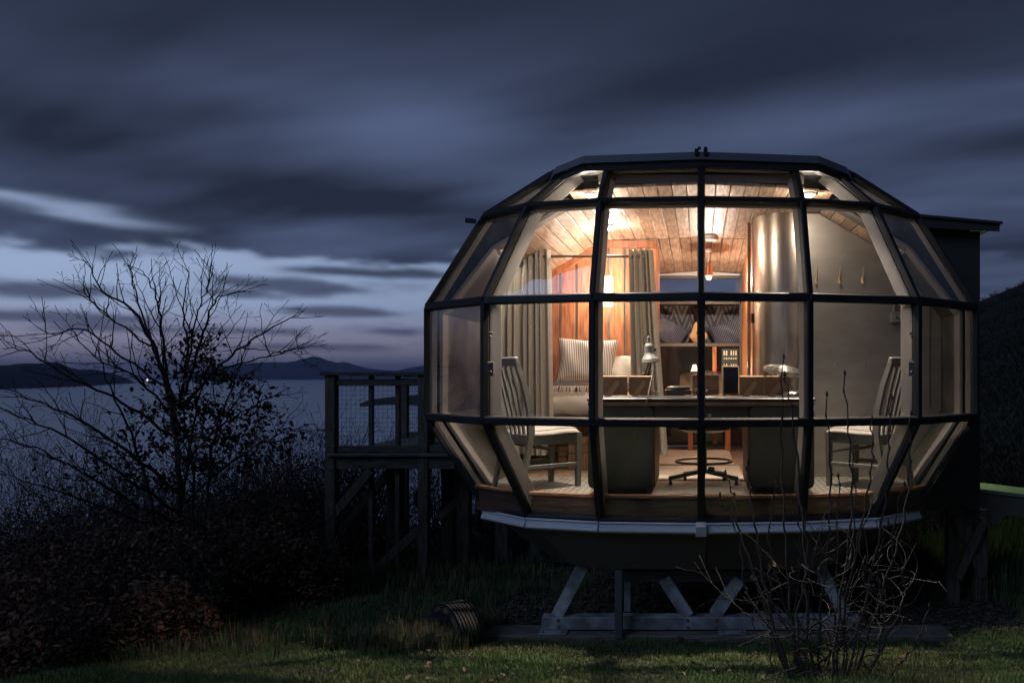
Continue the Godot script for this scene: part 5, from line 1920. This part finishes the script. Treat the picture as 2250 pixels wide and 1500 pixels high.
func curly_shrub() -> void:
	var r := RandomNumberGenerator.new()
	r.seed = 31
	var t := thing("twisted_shrub", "bare shrub of straight shoots and twisted twigs in the right foreground", "shrub", Vector3(at(1800, 1600, 4.75).x, -0.17, -4.75))
	var o := -t.position
	var m := MB.new()
	var bud := MB.new()
	var shoots := [
		[[[1790, 1640, 4.8], [1745, 1400, 4.8], [1728, 1200, 4.75], [1718, 1000, 4.75], [1720, 786, 4.75]], 0.0115],
		[[[1800, 1640, 4.75], [1775, 1350, 4.7], [1765, 1150, 4.7], [1740, 900, 4.7], [1722, 824, 4.7]], 0.0115],
		[[[1810, 1640, 4.8], [1800, 1400, 4.85], [1822, 1180, 4.9], [1826, 1050, 4.9], [1815, 868, 4.9]], 0.0109],
		[[[1815, 1640, 4.7], [1840, 1380, 4.65], [1872, 1130, 4.6], [1868, 980, 4.6], [1854, 822, 4.6]], 0.0109],
		[[[1800, 1640, 4.9], [1830, 1400, 5.0], [1878, 1150, 5.0], [1872, 985, 5.0]], 0.0092],
		[[[1820, 1640, 4.8], [1850, 1380, 4.8], [1898, 1130, 4.8], [1918, 1010, 4.8], [1914, 922, 4.8]], 0.0103],
		[[[1825, 1640, 4.7], [1900, 1330, 4.7], [1945, 1110, 4.7], [1953, 990, 4.7], [1958, 876, 4.7]], 0.0103],
		[[[1830, 1640, 4.9], [1930, 1330, 4.9], [1985, 1150, 4.9], [2000, 1020, 4.9], [2000, 910, 4.9]], 0.0103],
		[[[1780, 1640, 4.75], [1690, 1330, 4.7], [1665, 1180, 4.7], [1648, 1080, 4.7], [1642, 1018, 4.7]], 0.0115],
		[[[1775, 1640, 4.85], [1680, 1330, 4.9], [1625, 1170, 4.9], [1612, 1090, 4.9], [1592, 1040, 4.9]], 0.0103],
		[[[1785, 1640, 4.65], [1700, 1400, 4.6], [1640, 1300, 4.6], [1625, 1180, 4.6], [1580, 1090, 4.6]], 0.0081],
		[[[1795, 1640, 4.9], [1740, 1380, 5.0], [1690, 1200, 5.0], [1705, 1060, 5.0]], 0.0092],
		[[[1805, 1640, 4.7], [1770, 1450, 4.6], [1700, 1330, 4.6], [1690, 1220, 4.6]], 0.0092],
		[[[1812, 1640, 4.8], [1860, 1450, 4.7], [1840, 1300, 4.7], [1845, 1045, 4.7]], 0.0081],
		[[[1822, 1640, 4.8], [1930, 1440, 4.7], [1990, 1300, 4.7], [1960, 1200, 4.7], [1985, 1065, 4.7]], 0.0081],
		[[[1770, 1640, 4.9], [1745, 1400, 5.0], [1760, 1200, 5.0], [1752, 1130, 5.0]], 0.0085],
		[[[1790, 1640, 4.7], [1752, 1380, 4.6], [1775, 1240, 4.6], [1768, 1120, 4.6]], 0.0085],
		[[[1760, 1640, 4.8], [1700, 1480, 4.8], [1690, 1350, 4.8], [1655, 1270, 4.8]], 0.0085],
		[[[1840, 1640, 4.8], [1905, 1500, 4.7], [1940, 1380, 4.7], [1930, 1240, 4.7], [1950, 1150, 4.7]], 0.0076],
		[[[1830, 1640, 4.9], [1880, 1450, 5.0], [1905, 1300, 5.0], [1890, 1180, 5.0], [1930, 1090, 5.0]], 0.0076],
		[[[1850, 1640, 4.7], [1960, 1480, 4.6], [2010, 1420, 4.6], [2045, 1330, 4.6]], 0.0059],
	]
	for s in shoots:
		var pts := stem_px(m, s[0], s[1], 0.0036)
		var n := pts.size()
		for i in range(int(n * 0.45), n, 2):
			bud.lathe(T(pts[i] + Vector3(0.004 * (1 if i % 4 else -1), 0, 0), 0, 0, 0.5 if i % 4 else -0.5), [Vector2(0, -0.008), Vector2(0.006, 0.0), Vector2(0.004, 0.012), Vector2(0, 0.018)], 5)
		bud.lathe(T(pts[n - 1]), [Vector2(0, -0.01), Vector2(0.008, 0.004), Vector2(0.005, 0.018), Vector2(0, 0.026)], 6)
	part("shoots", m, M.pale_bark, t, o)
	part("buds", bud, M.bark, t, o).set_meta("kind", "stuff")
	# corkscrew twigs
	m = MB.new()
	for k in 70:
		var p := at(r.randf_range(1740, 2000), r.randf_range(1230, 1500), r.randf_range(4.45, 5.05))
		var d := (Vector3(r.randf_range(-1, 1), r.randf_range(-0.25, 1.0), r.randf_range(-0.6, 0.6))).normalized()
		var ax := rand_dir(r)
		var pts := PackedVector3Array([p])
		var rs := PackedFloat32Array()
		var n := r.randi_range(10, 26)
		var r0 := r.randf_range(0.0028, 0.0055)
		for i in n:
			d = d.rotated(ax, r.randf_range(0.05, 0.42))
			if r.randf() < 0.2:
				ax = (ax + rand_dir(r) * 1.4).normalized()
			p += d * 0.027
			pts.append(p)
		for i in n + 1:
			rs.append(lerpf(r0, 0.0017, float(i) / n))
		m.tube(pts, rs, 6)
	for k in 10:
		var buds := []
		twig(m, r, at(r.randf_range(1740, 1880), r.randf_range(1350, 1480), 4.8), Vector3(r.randf_range(-1, 1), 0.6, r.randf_range(-0.4, 0.4)), r.randf_range(0.5, 0.95), 0.006, 1, 0.0, buds, 0.0018)
	part("twisted_twigs", m, M.pale_bark, t, o)
	var list := []
	var cols := PackedColorArray()
	for e in [[1697, 1232], [1703, 1222], [1690, 1236], [1698, 1455]]:
		var b := Basis.from_euler(Vector3(r.randf_range(0.2, 1.4), r.randf() * TAU, r.randf_range(-0.8, 0.8))).scaled(Vector3.ONE * 0.05)
		list.append(Transform3D(b, at(e[0], e[1], 4.6) + o))
		cols.append(Color(0.17, 0.11, 0.05))
	scatter("last_leaves", leaf_mesh(), M.leaf, list, cols, t)

func lawn() -> void:
	var r := RandomNumberGenerator.new()
	r.seed = 77
	var nz := FastNoiseLite.new()
	nz.seed = 9
	nz.frequency = 1.3
	nz.fractal_octaves = 3
	var list := []
	var cols := PackedColorArray()
	var chips := func(x: float, d: float) -> float:
		var e := 0.25 * nz.get_noise_2d(x * 2.0, d * 2.0)
		return smoothstep(-1.95 + e, -1.7 + e, x) * smoothstep(2.75 + e, 2.4 + e, x) * smoothstep(6.2 + e * 0.3, 6.3 + e * 0.3, d) * smoothstep(10.2, 9.6, d)
	for k in 100000:
		var x := r.randf_range(-4.9, 4.2)
		var d := 3.7 + 6.8 * pow(r.randf(), 1.5)
		if chips.call(x, d) > r.randf() * 0.9:
			continue
		var n := nz.get_noise_2d(x, d)
		var h := r.randf_range(0.024, 0.046) * (1.0 + 0.5 * n) * (1.0 + 0.8 * smoothstep(-3.2, -4.3, x) + 0.9 * smoothstep(1.9, 3.0, x))
		var b := Basis(Vector3.UP, r.randf() * TAU).scaled(Vector3(1.0, 1.0, 1.0) * h)
		list.append(Transform3D(b, Vector3(x, ground_y(x, d) - 0.004, -d)))
		var f := r.randf_range(0.65, 1.25) * (1.0 + 0.45 * n)
		var dry := clampf(0.25 + 0.8 * nz.get_noise_2d(x * 0.5 + 20.0, d * 0.5) + r.randf_range(-0.25, 0.25), 0.0, 1.0)
		cols.append(Color(lerpf(0.080, 0.165, dry) * f, lerpf(0.130, 0.155, dry) * f, lerpf(0.036, 0.058, dry) * f))
	scatter("grass", tuft_mesh(1, 9, 0.75), M.grass_blade, list, cols, self)
	# long rank grass: round the tyre, along the bank, by the porch stilts, up the hill
	list = []
	cols = PackedColorArray()
	for e in [[-2.05, 5.85, 0.24, 420, 0.22], [-1.75, 6.2, 0.3, 320, 0.2], [-2.0, 8.0, 0.8, 420, 0.22], [-3.6, 8.9, 0.8, 300, 0.3], [-3.7, 6.0, 0.45, 200, 0.2], [-3.9, 5.4, 0.5, 220, 0.22], [2.35, 8.1, 0.6, 600, 0.34], [3.2, 8.4, 0.7, 700, 0.34], [2.1, 7.5, 0.3, 180, 0.26], [-2.6, 6.5, 0.5, 140, 0.14]]:
		for k in e[3]:
			var x: float = e[0] + r.randfn(0, e[2])
			var d: float = e[1] + r.randfn(0, e[2] * 0.7)
			if d < 5.3 or (x > -1.6 and x < 1.8 and d < 7.1):
				continue
			var h: float = e[4] * r.randf_range(0.35, 0.9)
			list.append(Transform3D(Basis.from_euler(Vector3(r.randf_range(-0.35, 0.35), r.randf() * TAU, r.randf_range(-0.35, 0.35))).scaled(Vector3(h * 0.42, h, h * 0.42)), Vector3(x, ground_y(x, d) - 0.01, -d)))
			var f := r.randf_range(0.6, 1.3)
			cols.append(Color(0.13 * f, 0.105 * f, 0.055 * f) if r.randf() < (0.6 if x < 0.0 else 0.25) else Color(0.05 * f, 0.085 * f, 0.026 * f))
	scatter("long_grass", tuft_mesh(2, 12, 0.55), M.grass_blade, list, cols, self)
	# the rough hillside on the right and behind
	list = []
	cols = PackedColorArray()
	for k in 17000:
		var d := 9.5 + 52.0 * pow(r.randf(), 1.9)
		var x := d * r.randf_range(0.22, 0.46) if r.randf() < 0.8 else d * r.randf_range(-0.5, 0.2)
		var h := r.randf_range(0.12, 0.26) * (1.0 + d * 0.010)
		list.append(Transform3D(Basis.from_euler(Vector3(r.randf_range(-0.3, 0.3), r.randf() * TAU, r.randf_range(-0.3, 0.3))).scaled(Vector3(h * 1.3, h * 0.55, h * 1.3)), Vector3(x, ground_y(x, d) - 0.02, -d)))
		var f := r.randf_range(0.55, 0.85)
		cols.append(Color(0.055 * f, 0.044 * f, 0.03 * f) if r.randf() < 0.7 else Color(0.03 * f, 0.045 * f, 0.02 * f))
	scatter("rough_grass", tuft_mesh(3, 9, 0.7), M.grass_blade, list, cols, self)
	# leaves that have blown onto the lawn
	list = []
	cols = PackedColorArray()
	for k in 420:
		var x := r.randf_range(-4.2, 3.6)
		var d := r.randf_range(4.4, 8.5)
		list.append(Transform3D(Basis.from_euler(Vector3(r.randf_range(-0.5, 0.5), r.randf() * TAU, r.randf_range(-0.5, 0.5))).scaled(Vector3.ONE * r.randf_range(0.025, 0.05)), Vector3(x, ground_y(x, d) + 0.03, -d)))
		cols.append(dead_leaf(r) * 0.7)
	scatter("fallen_leaves", leaf_mesh(), M.leaf, list, cols, self)
	# wood chips under the pod
	var cm := MB.new()
	cm.bx(Vector3(), Vector3(1.0, 0.18, 0.36))
	list = []
	cols = PackedColorArray()
	for k in 14000:
		var x := r.randf_range(-2.1, 2.9)
		var d := r.randf_range(6.2, 9.2)
		if chips.call(x, d) < 0.3:
			continue
		list.append(Transform3D(Basis.from_euler(Vector3(r.randf_range(-0.6, 0.6), r.randf() * TAU, r.randf_range(-0.4, 0.4))).scaled(Vector3.ONE * r.randf_range(0.02, 0.055)), Vector3(x, ground_y(x, d) + r.randf_range(0.0, 0.02), -d)))
		var f := r.randf_range(0.35, 1.5)
		cols.append(Color(0.07 * f, 0.052 * f, 0.036 * f))
	scatter("wood_chips", cm.mesh(), M.chip, list, cols, self)

func _ready() -> void:
	var cam := Camera3D.new()
	cam.name = "camera"
	cam.projection = Camera3D.PROJECTION_FRUSTUM
	cam.near = 0.1
	cam.far = 60000.0
	cam.size = 2.0 * 0.1 * 750.0 / F
	cam.frustum_offset = Vector2((1125.0 - 1541.0) / F, (828.0 - 750.0) / F) * 0.1
	cam.position = Vector3(0, EYE, 0)
	add_child(cam)
	cam.current = true
	var env := Environment.new()
	env.background_mode = Environment.BG_SKY
	env.sky = Sky.new()
	env.sky.sky_material = make_sky()
	env.background_energy_multiplier = 1.0
	env.tonemap_mode = Environment.TONE_MAPPER_LINEAR
	env.tonemap_exposure = 1.0
	env.sdfgi_enabled = true
	env.ssao_enabled = true
	env.ssil_enabled = true
	env.fog_enabled = true
	env.fog_density = 0.00007
	env.fog_light_color = Color(0.72, 0.80, 1.0)
	var we := WorldEnvironment.new()
	we.name = "world_environment"
	we.environment = env
	add_child(we)
	var sun := DirectionalLight3D.new()
	sun.name = "afterglow"
	sun.light_energy = 0.17
	sun.light_color = Color(0.68, 0.80, 1.0)
	sun.light_angular_distance = 30.0
	sun.shadow_enabled = true
	add_child(sun)
	sun.look_at_from_position(Vector3.ZERO, Vector3(0.55, -0.55, -0.62), Vector3.UP)
	make_materials()
	glow("bulb", Color(1.0, 0.90, 0.74), 5.0)
	glow("shade_glow", Color(1.0, 0.88, 0.68), 2.2)
	mat("strut_board", 0.21, 0.125, 0.068, 0.8)
	mat("guitar_top", 0.55, 0.32, 0.13, 0.35)
	mat("print_teal", 0.03, 0.055, 0.055, 0.6)
	build_land()
	build_cabin()
	build_lamps()
	build_furniture()
	build_outworks()
	build_plants()
